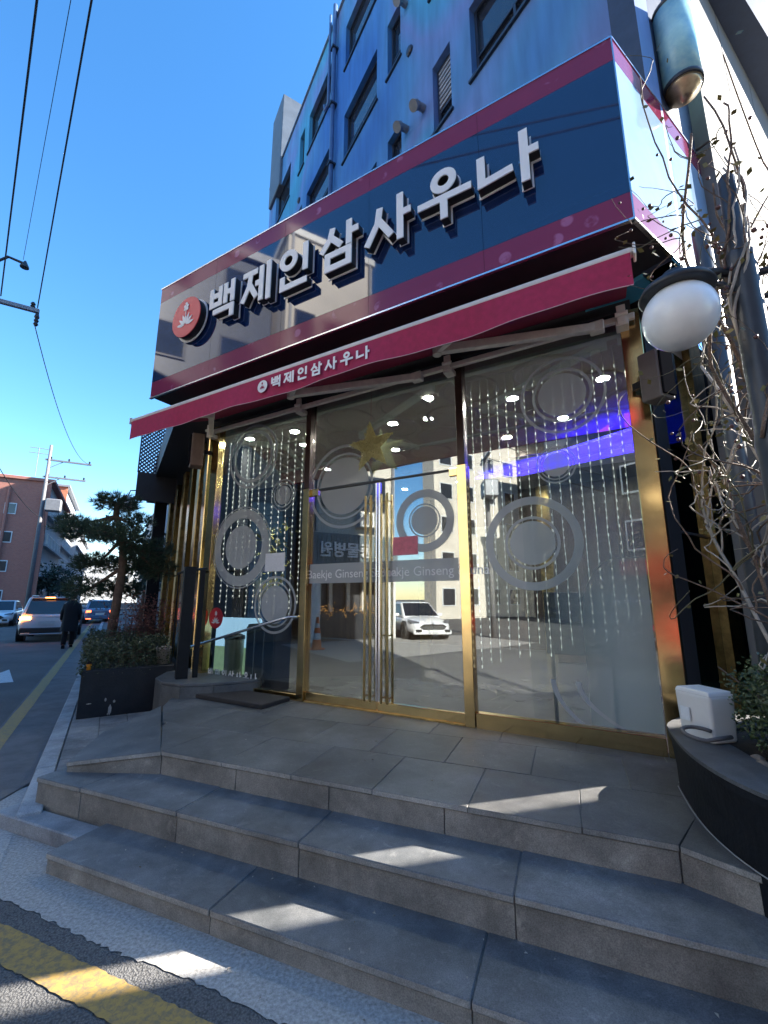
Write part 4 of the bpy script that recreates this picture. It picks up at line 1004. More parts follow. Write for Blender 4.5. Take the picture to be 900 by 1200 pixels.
# things standing behind the left pane
cab = thing('dark_cabinet', 'tall black cabinet standing behind the left glass pane under the handrail', 'cabinet', F(1.05, -.4, ZP))
ib('carcass', .74, 1.24, -.40, -.09, ZP, 1.30, M_black, .01, cab)
for u in (.74, .91, 1.08): ib('door', u + .006, u + .155, -.088, -.07, ZP + .05, 1.27, M_black, .004, cab)
for u in (.895, 1.065): ib('edge_strip', u, u + .02, -.068, -.06, ZP + .06, 1.25, M_steel, .002, cab)
binn = thing('waste_bin', 'pale cream waste bin behind the left glass pane', 'bin', F(.56, -.3, ZP))
m_ = MB(); m_.lathe(F(.42, -.17, ZP), [(.10, 0), (.115, .02), (.13, .60), (.135, .62)], 24); m_.build('body', mat('cream_plastic', (0.55, 0.55, 0.42), .45, var=.08), binn, smooth=True)
m_ = MB(); m_.lathe(F(.42, -.17, ZP + .62), [(.14, 0), (.135, .04), (.07, .07), (.0, .075)], 24); m_.build('lid', M_black, binn, smooth=True)
pst = thing('landscape_board', 'lit landscape picture board with blue sky behind the left glass pane', 'picture board', F(.5, -.75, ZP))
ib('lower_print', -.18, .72, -.37, -.34, ZP + .02, .95, mat('print_green', (0.16, 0.24, 0.13), .6, var=.5, scale=6, emit=.35, ecol=(.16, .24, .15)), 0, pst)
ib('upper_print', -.18, .72, -.372, -.342, .952, 1.36, mat('print_sky', (0.28, 0.48, 0.72), .6, var=.12, scale=2, emit=.45, ecol=(.30, .48, .66)), 0, pst)
brd = thing('stand_in_panel', 'plain dark stand-in panel on legs behind the right glass pane', 'display board', F(4.85, -.35, ZP))  # stand-in added for an unknown dark figure at the right pane
ib('panel', 4.50, 5.10, -.40, -.36, 1.12, 1.70, mat('board_dark', (0.035, 0.038, 0.045), .5, var=.3, scale=3), .004, brd)
ib('leg', 4.53, 4.56, -.40, -.37, ZP, 1.12, M_dark, 0, brd); ib('leg', 5.04, 5.07, -.40, -.37, ZP, 1.12, M_dark, 0, brd)
# potted plant with yellowish leaves inside left
ypl = thing('indoor_plant', 'yellow-green leafy indoor plant behind the left glass pane', 'plant', F(1.25, -.75, ZP))
m_ = MB(); m_.lathe(F(.75, -.55, ZP), [(.14, 0), (.19, .3), (.20, .32), (.17, .32), (.16, .28)], 18); m_.build('pot', M_white, ypl, smooth=True)
m_ = MB(); m_.tube([F(.75, -.55, ZP + .28), F(.73, -.54, 1.4), F(.76, -.5, 2.3)], .02, 6); m_.build('stem', M_wood, ypl)
lf = MB()
for i in range(90):
    c_ = F(.80 + rnd.gauss(0, .14), -.5 + rnd.gauss(0, .10), rnd.uniform(1.85, 2.75)); d = V(rnd.uniform(-1, 1), rnd.uniform(-1, 1), rnd.uniform(-.9, .3)).normalized() * rnd.uniform(.08, .14); s_ = d.cross(UP).normalized() * .035
    lf.add([c_, c_ + d * .5 + s_, c_ + d, c_ + d * .5 - s_], [(0, 1, 2, 3)])
lf.build('foliage', mat('yellow_leaf', (0.38, 0.36, 0.08), .5, var=.35, scale=9), ypl)

# ------------------------------------------------------------------ lower walls: side lane wall and street wall
RC = F(5.56, 0, 0)
def side(t, n, z): return RC + E5 * t + N5 * n + V(0, 0, z)
def sb(nm, t0, t1, n0, n1, z0, z1, m, par, bev=.003):
    mb = MB(); mb.box(side(t0, n0, z0), E5 * (t1 - t0), N5 * (n1 - n0), V(0, 0, z1 - z0)); return mb.build(nm, m, par, bevel=bev)
sidef = thing('side_shopfront', 'green-tinted glass and brass wall turning into the side lane', 'shopfront', side(1, 0, ZP))
sb('post', .0, .24, -.10, .02, ZP, 4.32, M_black, sidef)
sb('glass_pane', .24, .98, -.05, -.04, ZP, 4.3, M_glass2, sidef, 0)
sb('glazing_bar', .24, .98, -.052, -.02, 2.2, 2.22, M_dark, sidef, 0)
sb('post', .98, 1.28, -.10, .03, ZP, 4.3, M_goldold, sidef)
sb('post', 1.28, 1.75, -.08, .01, ZP, 4.3, M_black, sidef)
sb('glass_pane', 1.75, 3.2, -.05, -.04, ZP, 4.3, M_glass2, sidef, 0)
sb('wall', 3.2, 7.4, -.12, 0.0, ZP, 4.3, M_black, sidef, 0)
sb('curtain', .62, .95, -.30, -.26, 1.0, 3.4, mat('yellow_blind', (0.50, 0.42, 0.16), .8, var=.2), sidef, 0)
strf = thing('street_shopfront', 'row of brass columns and dark glass along the street side under a dark canopy', 'shopfront', S(1.2, 9, .2))
def tb_(nm, s0, s1, a0, a1, z0, z1, m, par, bev=.004):
    mb = MB(); mb.box(S(s0, a0, z0), ER * (s1 - s0), ES * (a1 - a0), V(0, 0, z1 - z0)); return mb.build(nm, m, par, bevel=bev)
tb_('back_wall', 1.55, 1.7, 6.9, 13.7, .1, 4.3, M_soffit, strf)
for i, (a, w, m) in enumerate(((7.0, .28, M_gold), (7.75, .30, M_goldold), (8.7, .34, M_gold), (9.8, .34, M_goldold), (11.1, .36, M_gold), (12.5, .38, M_goldold))):
    tb_('column', 1.06, 1.30, a, a + w, .3, 4.28, m, strf, .012)
for a0, a1 in ((7.3, 7.74), (8.06, 8.69), (9.05, 9.79), (10.15, 11.09), (11.48, 12.49)):
    tb_('glass_pane', 1.2, 1.212, a0, a1, .5, 4.2, M_winglass, strf, 0)
cano = MB(); cano.hexa([S(.55, 6.6, 4.28), S(.55, 13.8, 4.28), S(1.9, 13.8, 4.28), S(1.9, 6.6, 4.28)][::-1], [S(.55, 6.6, 4.75), S(.55, 13.8, 4.75), S(1.9, 13.8, 4.75), S(1.9, 6.6, 4.75)][::-1]); cano.build('canopy', M_soffit, strf)
# low dark wall under street glass
tb_('plinth', .95, 1.5, 6.9, 13.7, .1, .5, M_blackw, strf)
# dark column at the far end, pale wall light
tb_('end_post', .75, 1.05, 13.3, 13.6, .1, 4.28, M_black, strf)

# black gate post with rail
gp = thing('black_post', 'black square gate post with a thin rail beside the granite bed', 'post', S(.85, 6.35, .5))
tb_('post', .78, .92, 6.28, 6.40, .5, 2.05, M_black, gp)
tb_('post', .98, 1.04, 6.30, 6.36, .5, 2.02, M_black, gp)
m_ = MB(); m_.tube([S(1.05, 6.33, 2.03), S(.85, 6.8, 2.02), S(.82, 7.4, 2.0)], .018, 6); m_.build('rail', M_black, gp)
for s_, a_ in ((.83, 7.3),):
    m_ = MB(); m_.cyl(S(s_, a_, .5), S(s_, a_, 1.99), .012, n=6); m_.build('baluster', M_black, gp)

# loudspeakers
def speaker(c, fx, label, m, h=.42, w=.2, d=.18):
    fx = fx.normalized(); sx = fx.cross(UP).normalized()
    t = thing('loudspeaker', label, 'speaker', c - V(0, 0, h / 2))
    b = MB(); b.hexa([c - sx * w / 2 - V(0, 0, h / 2) - fx * d * .5, c + sx * w / 2 - V(0, 0, h / 2) - fx * d * .5, c + sx * w * .42 - V(0, 0, h / 2) + fx * d * .4, c - sx * w * .42 - V(0, 0, h / 2) + fx * d * .4],
           [c - sx * w / 2 + V(0, 0, h / 2) - fx * d * .5, c + sx * w / 2 + V(0, 0, h / 2) - fx * d * .5, c + sx * w * .42 + V(0, 0, h / 2) + fx * d * .4, c - sx * w * .42 + V(0, 0, h / 2) + fx * d * .4]); fixn(b.build('cabinet', m, t, bevel=.015, seg=2))
    g_ = MB(); g_.box(c - sx * w * .38 - V(0, 0, h * .45) + fx * d * .39, sx * w * .76, fx * .02, V(0, 0, h * .9)); fixn(g_.build('grille', mat('speaker_cloth', (0.012, 0.012, 0.014), 1.0, spec=0.0), t, bevel=.006))
    k = MB(); k.box(c - fx * d * .5 - sx * .02 - V(0, 0, .03), sx * .04, -fx * .12, V(0, 0, .06)); fixn(k.build('wall_bracket', M_dark, t))
speaker(F(5.62, .24, 3.42), (EN * .6 + EU * .8), 'grey loudspeaker with black grille on the brass post by the globe lamp', mat('speaker_grey', (0.16, 0.14, 0.13), .5, var=.1))
speaker(F(-.22, .22, 3.80), (EN - EU * .6), 'brown loudspeaker under the awning end beside the street columns', mat('speaker_brown', (0.17, 0.11, 0.08), .5, var=.15), .5, .24, .2)

# ================================================================== RIGHT: planter, shrub, lamp, climbing rose
def leaf_cloud(n, fn, size, mb=None, flat=.6, seed=3):
    r = random.Random(seed); mb = mb or MB()
    for _ in range(n):
        c = fn(r)
        if c is None: continue
        d = V(r.gauss(0, 1), r.gauss(0, 1), r.gauss(0, flat)).normalized() * size * r.uniform(.6, 1.3)
        s = d.cross(V(r.gauss(0, 1), r.gauss(0, 1), r.gauss(0, 1))).normalized() * size * .32
        m = c + d * .5
        mb.add([c, m + s, c + d, m - s], [(0, 1, 2, 3)])
    return mb
def leafmat(name, c1, c2, rough=.45):
    m = bpy.data.materials.new(name); m.use_nodes = True
    n = m.node_tree.nodes; l = m.node_tree.links; b = n['Principled BSDF']
    geo = n.new('ShaderNodeNewGeometry'); nz = n.new('ShaderNodeTexNoise'); nz.inputs['Scale'].default_value = 14; nz.inputs['Detail'].default_value = 3
    l.new(geo.outputs['Position'], nz.inputs['Vector'])
    mx = n.new('ShaderNodeMath'); mx.operation = 'ADD'; mu = n.new('ShaderNodeMath'); mu.operation = 'MULTIPLY'; mu.inputs[1].default_value = .45
    l.new(geo.outputs['Random Per Island'], mu.inputs[0]); l.new(mu.outputs[0], mx.inputs[0]); l.new(nz.outputs['Fac'], mx.inputs[1])
    r = n.new('ShaderNodeValToRGB'); r.color_ramp.elements[0].position = .4; r.color_ramp.elements[1].position = .95
    r.color_ramp.elements[0].color = (*c1, 1); r.color_ramp.elements[1].color = (*c2, 1)
    l.new(mx.outputs[0], r.inputs['Fac']); l.new(r.outputs[0], b.inputs['Base Color']); b.inputs['Roughness'].default_value = rough
    MATS[name] = m; return m
M_leafd = leafmat('hedge_leaf', (0.028, 0.048, 0.018), (0.09, 0.12, 0.045))
M_leafy = leafmat('rose_leaf', (0.07, 0.075, 0.02), (0.20, 0.16, 0.05))
M_soil = mat('soil', (0.05, 0.035, 0.025), .95, var=.5, scale=25, bump=1, bscale=60)
outer = [V(1.90, 3.16, 0), V(1.79, 2.92, 0), V(1.69, 2.68, 0), V(1.625, 2.45, 0), V(1.60, 2.22, 0), V(1.625, 2.02, 0), V(1.72, 1.82, 0), V(1.90, 1.66, 0), V(2.2, 1.55, 0), V(3.2, 1.5, 0), V(3.6, 2.2, 0), V(3.3, 2.9, 0), V(2.85, 3.25, 0), V(2.3, 3.4, 0)]
def smooth_loop(p, it=2):
    for _ in range(it):
        q = []
        for i in range(len(p)):
            a, b = p[i], p[(i + 1) % len(p)]; q += [a * .75 + b * .25, a * .25 + b * .75]
        p = q
    return p
outer = smooth_loop(outer)
cen = sum(outer, V(0, 0, 0)) / len(outer)
def inset(p, d): return [q + (cen - q).normalized() * d for q in p]
def scalez(p, z): return [V(q.x, q.y, z) for q in p]
plt_ = thing('black_planter', 'curved black stone planter beside the right brass post', 'planter', V(cen.x, cen.y, 0))
rings = [scalez(inset(outer, .04), 0.0), scalez(inset(outer, .03), .60), scalez(inset(outer, .012), .765), scalez(outer, .77), scalez(outer, .80), scalez(inset(outer, .006), .806), scalez(inset(outer, .27), .806), scalez(inset(outer, .275), .70)]
mb = MB(); n = len(outer)
for rg in rings: mb.v += rg
for j in range(len(rings) - 1):
    for i in range(n): mb.f.append((j * n + i, j * n + (i + 1) % n, (j + 1) * n + (i + 1) % n, (j + 1) * n + i))
fixn(mb.build('wall', M_blackw, plt_))
rimm = granite('rim_stone', (0.05, 0.052, 0.058), (0.13, 0.13, 0.135), .5, 8)
mb = MB(); a_, b_ = scalez(inset(outer, -.004), .808), scalez(inset(outer, .285), .808)
mb.v = a_ + b_ + [q + V(0, 0, .018) for q in a_] + [q + V(0, 0, .018) for q in b_]
for i in range(n):
    j = (i + 1) % n; mb.f += [(2 * n + i, 2 * n + j, 3 * n + j, 3 * n + i), (i, j, 2 * n + j, 2 * n + i), (n + i, 3 * n + i, 3 * n + j, n + j)]
fixn(mb.build('rim', rimm, plt_))
mb = MB(); mb.add(scalez(inset(outer, .27), .79), [tuple(range(n))]); mb.build('soil', M_soil, plt_)
for i, (x, y, r_) in enumerate(((1.93, 2.42, .045), (1.98, 2.30, .055), (1.96, 2.16, .04), (2.0, 2.54, .035), (1.92, 2.05, .05))):
    mb = MB(); mb.lathe(V(x, y, .78), [(r_ * .5, 0), (r_, r_ * .4), (r_ * .85, r_ * .9), (r_ * .3, r_ * 1.2)], 9); mb.build('pebble', mat('pebble', (0.28, 0.22, 0.17), .8, var=.35), plt_, smooth=True)
lkm = mat('white_joint', (0.35, 0.35, 0.35), .8)
mb = MB(); mb.tube([V(q.x, q.y, ZP + .004) for q in inset(outer, .022) if q.x < 1.95 and q.y > 1.9][::1], .003, 4); mb.build('joint_line', lkm, plt_)

shr = thing('boxwood_shrub', 'dense small-leaved evergreen shrub growing in the black planter', 'shrub', V(2.25, 2.35, .8))
mb = MB()
for i in range(14):
    a0 = V(2.2 + rnd.uniform(-.12, .12), 2.4 + rnd.uniform(-.2, .2), .78); mb.tube([a0, a0 + V(rnd.uniform(-.15, .15), rnd.uniform(-.15, .15), .25), a0 + V(rnd.uniform(-.25, .25), rnd.uniform(-.3, .3), .45)], [.012, .008, .004], 5)
mb.build('stems', mat('bark', (0.10, 0.075, 0.055), .9, var=.3), shr)
def shfn(r):
    while True:
        p = V(r.uniform(-1, 1), r.uniform(-1, 1), r.uniform(-1, 1))
        if .35 < p.length < 1 + .12 * math.sin(p.x * 9 + p.y * 7): break
    return V(2.22 + p.x * .30, 2.32 + p.y * .52, 1.06 + p.z * .31)
leaf_cloud(9000, shfn, .026, seed=5).build('foliage', M_leafd, shr)

# white plastic container with label on the planter rim, and a rubber hose loop
can = thing('white_container', 'white plastic container with a small label on the planter rim', 'container', V(1.80, 2.78, .826))
cx, cy = V(0.86, 0.18, 0).normalized(), V(-.2, .98, 0).normalized()
o = V(1.865, 2.66, .826)
mb = MB(); w_, d_, h_ = .19, .24, .265
pts = [o, o + cx * w_, o + cx * w_ + cy * d_, o + cy * d_]
mb.hexa([p + (o + cx * w_ / 2 + cy * d_ / 2 - p) * .08 for p in pts], [p + V(0, 0, h_) for p in pts]); fixn(mb.build('body', mat('white_plastic', (0.74, 0.71, 0.68), .4, var=.04, scale=5), can, bevel=.022, seg=4))
mb = MB(); mb.hexa([p + (o + cx * w_ / 2 + cy * d_ / 2 - p) * .01 + V(0, 0, h_ - .012) for p in pts], [p + (o + cx * w_ / 2 + cy * d_ / 2 - p) * .10 + V(0, 0, h_ + .018) for p in pts]); fixn(mb.build('lid', MATS['white_plastic'], can, bevel=.008, seg=2))
nn = cx.cross(UP).normalized()
if nn.y > 0: nn = -nn
mb = MB(); mb.box(o + cy * .13 + V(0, 0, .10) - cx * .0085, cy * .06, -cx * .006, V(0, 0, .075)); fixn(mb.build('label', M_paper, can))
hos = MB(); hp = []
for i in range(15):
    t = R(20 + 230 * i / 14); hp.append(V(1.775 + .085 * math.cos(t), 2.63 + .10 * math.sin(t) * .9, .90 + .012 * math.sin(t)))
hp += [V(1.81, 2.54, .90), V(1.90, 2.57, .90)]
tag(hos.build('rubber_hose', hos.tube(hp, .011, 8) and mat('grey_rubber', (0.11, 0.10, 0.10), .6, var=.1), smooth=True), 'looped grey rubber hose beside the white container on the planter', 'hose')

# lamp post with globe lamp
lp = thing('lamp_post', 'dark iron lamp post with scrolled bracket rising from the black planter', 'lamp post', V(1.62, 1.90, .8))
LPx, LPy = 1.545, 1.64
mb = MB(); mb.lathe(V(LPx, LPy, 0.0), [(.10, 0), (.10, .95), (.075, 1.0), (.058, 1.05), (.054, 2.2), (.06, 2.25), (.054, 2.3), (.05, 3.05), (.055, 3.1), (.036, 3.14), (.032, 3.5), (.02, 3.52)], 16); mb.build('pole', M_dark, lp, smooth=True)
gl = V(1.268, 1.67, 2.83)
mb = MB(); mb.tube([V(LPx, LPy, 3.02), V(1.42, 1.68, 3.055), gl + V(0, 0, .20), gl + V(-.02, 0, .15)], [.02, .02, .018, .016], 8); mb.build('bracket_arm', M_dark, lp, smooth=True)
mb = MB(); mb.tube([V(LPx, LPy, 2.86), V(1.47, 1.66, 2.98), V(1.38, 1.70, 3.03)], .011, 6); mb.build('bracket_brace', M_dark, lp, smooth=True)
mb = MB(); mb.tube([V(LPx, LPy, 3.0), V(1.7, 1.62, 3.04), V(1.9, 1.6, 3.07)], .016, 6); mb.build('bracket_arm', M_dark, lp, smooth=True)
mb = MB(); mb.tube([V(LPx, LPy, 2.9), V(1.66, 1.62, 2.9), V(1.75, 1.6, 3.0), V(1.85, 1.6, 3.06)], .012, 6); mb.build('bracket_brace', M_dark, lp, smooth=True)
gb = thing('globe_lamp', 'white frosted globe lamp hanging from the iron bracket', 'lamp', gl)
mb = MB(); pr = [(.142 * math.sin(R(a)), -.142 * math.cos(R(a))) for a in range(0, 151, 10)]
mb.lathe(gl, pr, 28); mb.build('globe', mat('opal_glass', (0.88, 0.87, 0.85), .22, var=.06, scale=6), gb, smooth=True)
mb = MB(); mb.lathe(gl, [(.0, .105), (.135, .105), (.145, .112), (.13, .14), (.08, .165), (.045, .175), (.045, .21), (.0, .215)], 28); mb.build('shade', M_dark, gb, smooth=True)
# dark rain pipe on the lane wall behind the planter
rp_ = MB(); rp_.cyl(V(2.33, 2.75, .78), V(2.33, 2.75, 4.3), .055, n=16); tag(rp_.build('rain_pipe', mat('pipe_slate', (0.06, 0.07, 0.085), .4, var=.2), smooth=True), 'slate-grey vertical rain pipe behind the climbing rose', 'pipe')

# climbing rose: woody stems, thin canes, leaves and hips
vine = thing('climbing_rose', 'bare climbing rose with tangled canes and a few leaves around the lamp post', 'climbing plant', V(1.95, 2.3, .8))
M_cane = mat('rose_cane', (0.16, 0.105, 0.075), .8, var=.5, scale=30, bump=1.0, bscale=120)
M_caneg = mat('green_cane', (0.12, 0.105, 0.06), .6, var=.35, scale=20)
M_canep = mat('pale_cane', (0.36, 0.31, 0.26), .6, var=.3, scale=20)
vr = random.Random(21)
tips = []
def cane(p0, p1, r0, r1, wob, m, nseg=14, nm='cane'):
    pts = []; off = V(0, 0, 0); vel = V(0, 0, 0)
    for i in range(nseg + 1):
        f = i / nseg
        pts.append(p0.lerp(p1, f) + off * math.sin(math.pi * min(f * 1.0, 1)))
        vel = vel * .75 + V(vr.gauss(0, 1), vr.gauss(0, 1), vr.gauss(0, .7)) * wob; off = off + vel
    mb = MB(); mb.tube(pts, [r0 + (r1 - r0) * i / nseg for i in range(nseg + 1)], 6); mb.build(nm, m, vine, smooth=True); tips.extend(pts[3:])
    return pts
base = V(2.12, 2.05, .8)
trunks = []
for q in (V(1.82, 2.42, 2.25), V(1.78, 2.35, 2.5), V(1.90, 2.45, 2.4), V(1.75, 2.2, 2.9)):
    trunks.append(cane(base + V(vr.uniform(-.08, .08), vr.uniform(-.1, .1), 0), q, 0.012, .008, .012, vr.choice((M_cane, M_canep))))
for k in range(60):
    t_ = vr.choice(trunks); p0 = t_[vr.randrange(5, 15)]
    p1 = p0 + V(vr.uniform(-.35, .35), vr.uniform(-.45, .2), vr.uniform(-.2, 1.1))
    p1.x = max(p1.x, 1.2 + .22 * max(0, 2.8 - p1.y)) if p1.y < 2.6 else max(p1.x, 1.75)
    cane(p0, p1, .0055, .002, .016, vr.choice((M_cane, M_caneg, M_canep, M_canep)), 16, 'twig')
ups = [cane(V(1.62, 1.80, 2.6), V(1.52, 1.75, 3.9), .010, .006, .012, M_cane), cane(V(1.58, 1.75, 2.9), V(1.38, 1.85, 4.4), .006, .003, .014, M_cane), cane(V(1.66, 1.82, 2.9), V(1.75, 1.75, 4.4), .006, .003, .014, M_cane), cane(V(1.6, 1.72, 2.0), V(1.50, 1.66, 3.1), .010, .007, .008, M_cane), cane(V(1.60, 1.70, 2.4), V(1.53, 1.66, 4.0), .007, .004, .006, M_cane)]
for k in range(5):
    ph = vr.uniform(0, 6.28); r_ = .045 + vr.uniform(0, .02); z0_ = vr.uniform(2.2, 2.7); z1_ = vr.uniform(3.5, 4.1); w_ = []
    for i in range(26):
        f = i / 25; an = ph + f * vr.choice((5.5, 5.7)); w_.append(V(LPx + (r_ + .015 * math.sin(f * 17 + k)) * math.cos(an), LPy + (r_ + .015 * math.cos(f * 13)) * math.sin(an), z0_ + (z1_ - z0_) * f))
    mb = MB(); mb.tube(w_, [.008 - .004 * i / 25 for i in range(26)], 6); mb.build('cane', vr.choice((M_cane, M_canep)), vine, smooth=True); ups.append(w_[:15]); tips.extend(w_)
for k in range(60):
    t_ = vr.choice(ups); p0 = t_[vr.randrange(2, 14)]
    p1 = p0 + V(vr.uniform(-.28, .35), vr.uniform(-.1, .35), vr.uniform(-.35, .55))
    cane(p0, p1, .003, .0012, .012, vr.choice((M_cane, M_caneg)), 12, 'twig')
hp_ = MB()
for k in range(150):
    p = vr.choice(tips)
    if p.z < 2.2: continue
    p = p + V(vr.gauss(0, .03), vr.gauss(0, .03), vr.gauss(0, .03)); r_ = vr.uniform(.006, .011)
    hp_.lathe(p, [(r_ * .4, -r_), (r_, -r_ * .3), (r_ * .9, r_ * .5), (r_ * .3, r_)], 7)
hp_o = hp_.build('rose_hips', mat('dark_hip', (0.10, 0.04, 0.035), .5, var=.3), vine, smooth=True); hp_o['kind'] = 'stuff'
def vfn(r):
    p = r.choice(tips); return p + V(r.gauss(0, .03), r.gauss(0, .03), r.gauss(0, .03)) if r.random() < .75 else None
leaf_cloud(520, vfn, .036, seed=8).build('foliage', M_leafy, vine)

# ================================================================== LEFT: planters, hedge, pine, shrub
lpl = thing('street_planter', 'rectangular black-painted planter at the pavement edge under the pine', 'planter', S(.3, 8.5, .12))
def tq(nm, s0, s1, a0, a1, z0, z1, m, par, bev=.01):
    return tb_(nm, s0, s1, a0, a1, z0, z1, m, par, bev)
M_pl = mat('chipped_black', (0.016, 0.018, 0.022), .6, col2=(0.026, 0.028, 0.033), scale=6, bump=.4, bscale=50, spec=.2)
tq('front_wall', -.24, .86, 7.10, 7.26, .12, .71, M_pl, lpl); tq('side_wall', -.24, -.10, 7.262, 10.4, .12, .71, M_pl, lpl); tq('side_wall', .80, .94, 7.262, 10.4, .12, .71, M_pl, lpl); tq('back_wall', -.099, .799, 10.26, 10.4, .12, .71, M_pl, lpl)
tq('soil', -.10, .80, 7.262, 10.26, .5, .64, M_soil, lpl, 0)
for s_, z_, w_, h_ in ((.12, .20, .05, .14), (.06, .33, .03, .05), (.16, .30, .04, .04), (.10, .15, .02, .03), (-.12, .30, .08, .012)):
    ch = MB(); ch.prism([S(s_ + w_ * .5 * math.cos(i * .785) * (.7 + .3 * (i % 2)), 7.098, z_ + h_ * .5 * math.sin(i * .785) * (.6 + .4 * ((i + 1) % 2))) for i in range(8)], -ES * .002); fixn(ch.build('paint_chip', M_conc, lpl))
def boxfn(s0, s1, a0, a1, z0, z1, bump=.08):
    def fn(r):
        s = r.uniform(s0, s1); a = r.uniform(a0, a1); z = r.uniform(z0, z1)
        top = z1 - bump + bump * math.sin(s * 7 + a * 3.1) * .6 + bump * .5 * math.sin(a * 9)
        if z > top: return None
        edge = min(s - s0, s1 - s, a - a0, top - z)
        if edge > .16 and r.random() < .7: return None
        return S(s, a, z)
    return fn
hd = thing('clipped_hedge', 'low clipped evergreen hedge filling the black street planter', 'hedge', S(.3, 8.2, .64))
leaf_cloud(26000, boxfn(-.28, .80, 7.10, 10.2, .62, 1.14), .034, seed=11).build('foliage', leafmat('hedge_leaf_dark', (0.022, 0.034, 0.016), (0.07, 0.085, 0.035)), hd)
mb = MB()
for i in range(18):
    a0 = S(rnd.uniform(0, .6), rnd.uniform(7.4, 9.8), .6); mb.tube([a0, a0 + V(rnd.uniform(-.1, .1), rnd.uniform(-.1, .1), .38)], [.008, .004], 5)
mb.build('stems', MATS['bark'], hd)
ds = thing('dry_shrub', 'leafless reddish shrub with dry brown leaves behind the hedge', 'shrub', S(.55, 8.6, .64))
mb = MB(); tw = []
for i in range(60):
    a0 = S(.45 + rnd.gauss(0, .12), 8.4 + rnd.gauss(0, .2), .62); a1 = a0 + V(rnd.gauss(0, .28), rnd.gauss(0, .22), rnd.uniform(.6, 1.05)); mid = a0.lerp(a1, .5) + V(rnd.gauss(0, .05), rnd.gauss(0, .05), .05)
    mb.tube([a0, mid, a1], [.006, .004, .002], 4); tw += [mid, a1, mid.lerp(a1, .5)]
mb.build('twigs', mat('red_twig', (0.14, 0.065, 0.05), .8, var=.4, scale=12), ds)
leaf_cloud(1500, lambda r: r.choice(tw) + V(r.gauss(0, .07), r.gauss(0, .07), r.gauss(0, .07)), .04, seed=14).build('foliage', leafmat('dry_leaf', (0.10, 0.035, 0.03), (0.26, 0.10, 0.075), .7), ds)

def needle_tree(name, label, pts, r0, r1, pads, seed, mleaf, ln=.10, dens=1.0, mb_tr=None):
    r = random.Random(seed)
    t = thing(name, label, 'tree', pts[0])
    m_ = MB(); n = len(pts); m_.tube(pts, [r0 + (r1 - r0) * i / (n - 1) for i in range(n)], 10); m_.build('trunk', mat('pine_bark', (0.17, 0.105, 0.075), .9, var=.4, scale=14, bump=.8, bscale=40), t, smooth=True)
    br = MB(); nd = MB()
    for (c, rx, rz, att) in pads:
        st = pts[att]
        br.tube([st, st.lerp(c, .5) + V(0, 0, -.04), c - V(0, 0, rz * .3)], [r1 * .8, r1 * .55, r1 * .3], 6)
        for _ in range(int(95 * dens * rx * rx / .16)):
            while True:
                p = V(r.uniform(-1, 1), r.uniform(-1, 1), r.uniform(-1, 1))
                if p.length < 1: break
            k = 1 + .25 * math.sin(p.x * 6 + seed) * math.cos(p.y * 5)
            o = c + V(p.x * rx * k, p.y * rx * k, p.z * rz)
            if r.random() < .25: br.tube([c.lerp(o, .2), o], [.006, .003], 3)
            ax = (p + V(0, 0, .7)).normalized()
            for _k in range(12):
                d = (ax + V(r.gauss(0, .55), r.gauss(0, .55), r.gauss(0, .55))).normalized() * ln * r.uniform(.7, 1.2)
                s = d.cross(V(r.gauss(0, 1), r.gauss(0, 1), r.gauss(0, 1))).normalized() * .0045
                nd.add([o - s, o + s, o + d], [(0, 1, 2)])
    br.build('branches', MATS['pine_bark'], t, smooth=True)
    nd.build('crown', mleaf, t)
    return t
M_pine = leafmat('pine_needle', (0.025, 0.05, 0.032), (0.075, 0.115, 0.065), .6)
# trunk line and the centres of the needle pads, in metres
tp = [V(-4.62, 7.65, 0.60), V(-4.58, 7.56, 1.02), V(-4.51, 7.50, 1.58), V(-4.44, 7.44, 2.15), V(-4.44, 7.35, 2.65), V(-4.56, 7.28, 3.00), V(-4.53, 7.23, 3.22)]
pads = [(V(-4.54, 7.23, 3.22), .38, .16, 6), (V(-4.15, 7.20, 2.89), .26, .13, 5), (V(-4.94, 7.13, 2.73), .46, .17, 5), (V(-4.32, 6.94, 2.66), .42, .16, 4), (V(-4.03, 7.39, 2.43), .42, .19, 4), (V(-5.04, 7.63, 2.23), .40, .17, 4), (V(-5.18, 7.61, 1.79), .34, .19, 3), (V(-4.35, 7.74, 2.17), .34, .16, 3), (V(-4.86, 8.12, 1.80), .40, .18, 3), (V(-5.31, 7.30, 2.90), .28, .12, 5), (V(-3.92, 7.65, 2.12), .28, .2, 4)]
needle_tree('pine_tree', 'small garden pine with layered dark needle pads above the hedge', tp, .085, .045, pads, 4, M_pine, .10, 3.4)

# granite raised bed: curved front made of separate slabs
bed = thing('granite_bed', 'low curved granite raised bed left of the entrance platform', 'raised bed', S(.8, 6.3, .12))
bp = [V(-3.02, 6.35, 0), V(-2.93, 5.88, 0), V(-2.72, 5.62, 0), V(-2.42, 5.48, 0), V(-2.05, 5.55, 0), V(-1.55, 5.78, 0)]
back = [V(-1.9, 6.15, 0), V(-2.35, 6.45, 0), V(-2.8, 6.7, 0)]
M_bed = granite('bed_granite', (0.075, 0.075, 0.075), (0.15, 0.148, 0.14), .6, 4)
for a_, b_ in zip(bp[:-1], bp[1:]):
    d = (b_ - a_).normalized(); nrm = V(-d.y, d.x, 0)
    if nrm.dot(V(-2.3, 6.4, 0) - a_) < 0: nrm = -nrm
    mb = MB(); mb.box(at(a_ + d * .003, .10), d * ((b_ - a_).length - .006), nrm * .03, V(0, 0, .50)); fixn(mb.build('side_slab', M_bed, bed, bevel=.003))
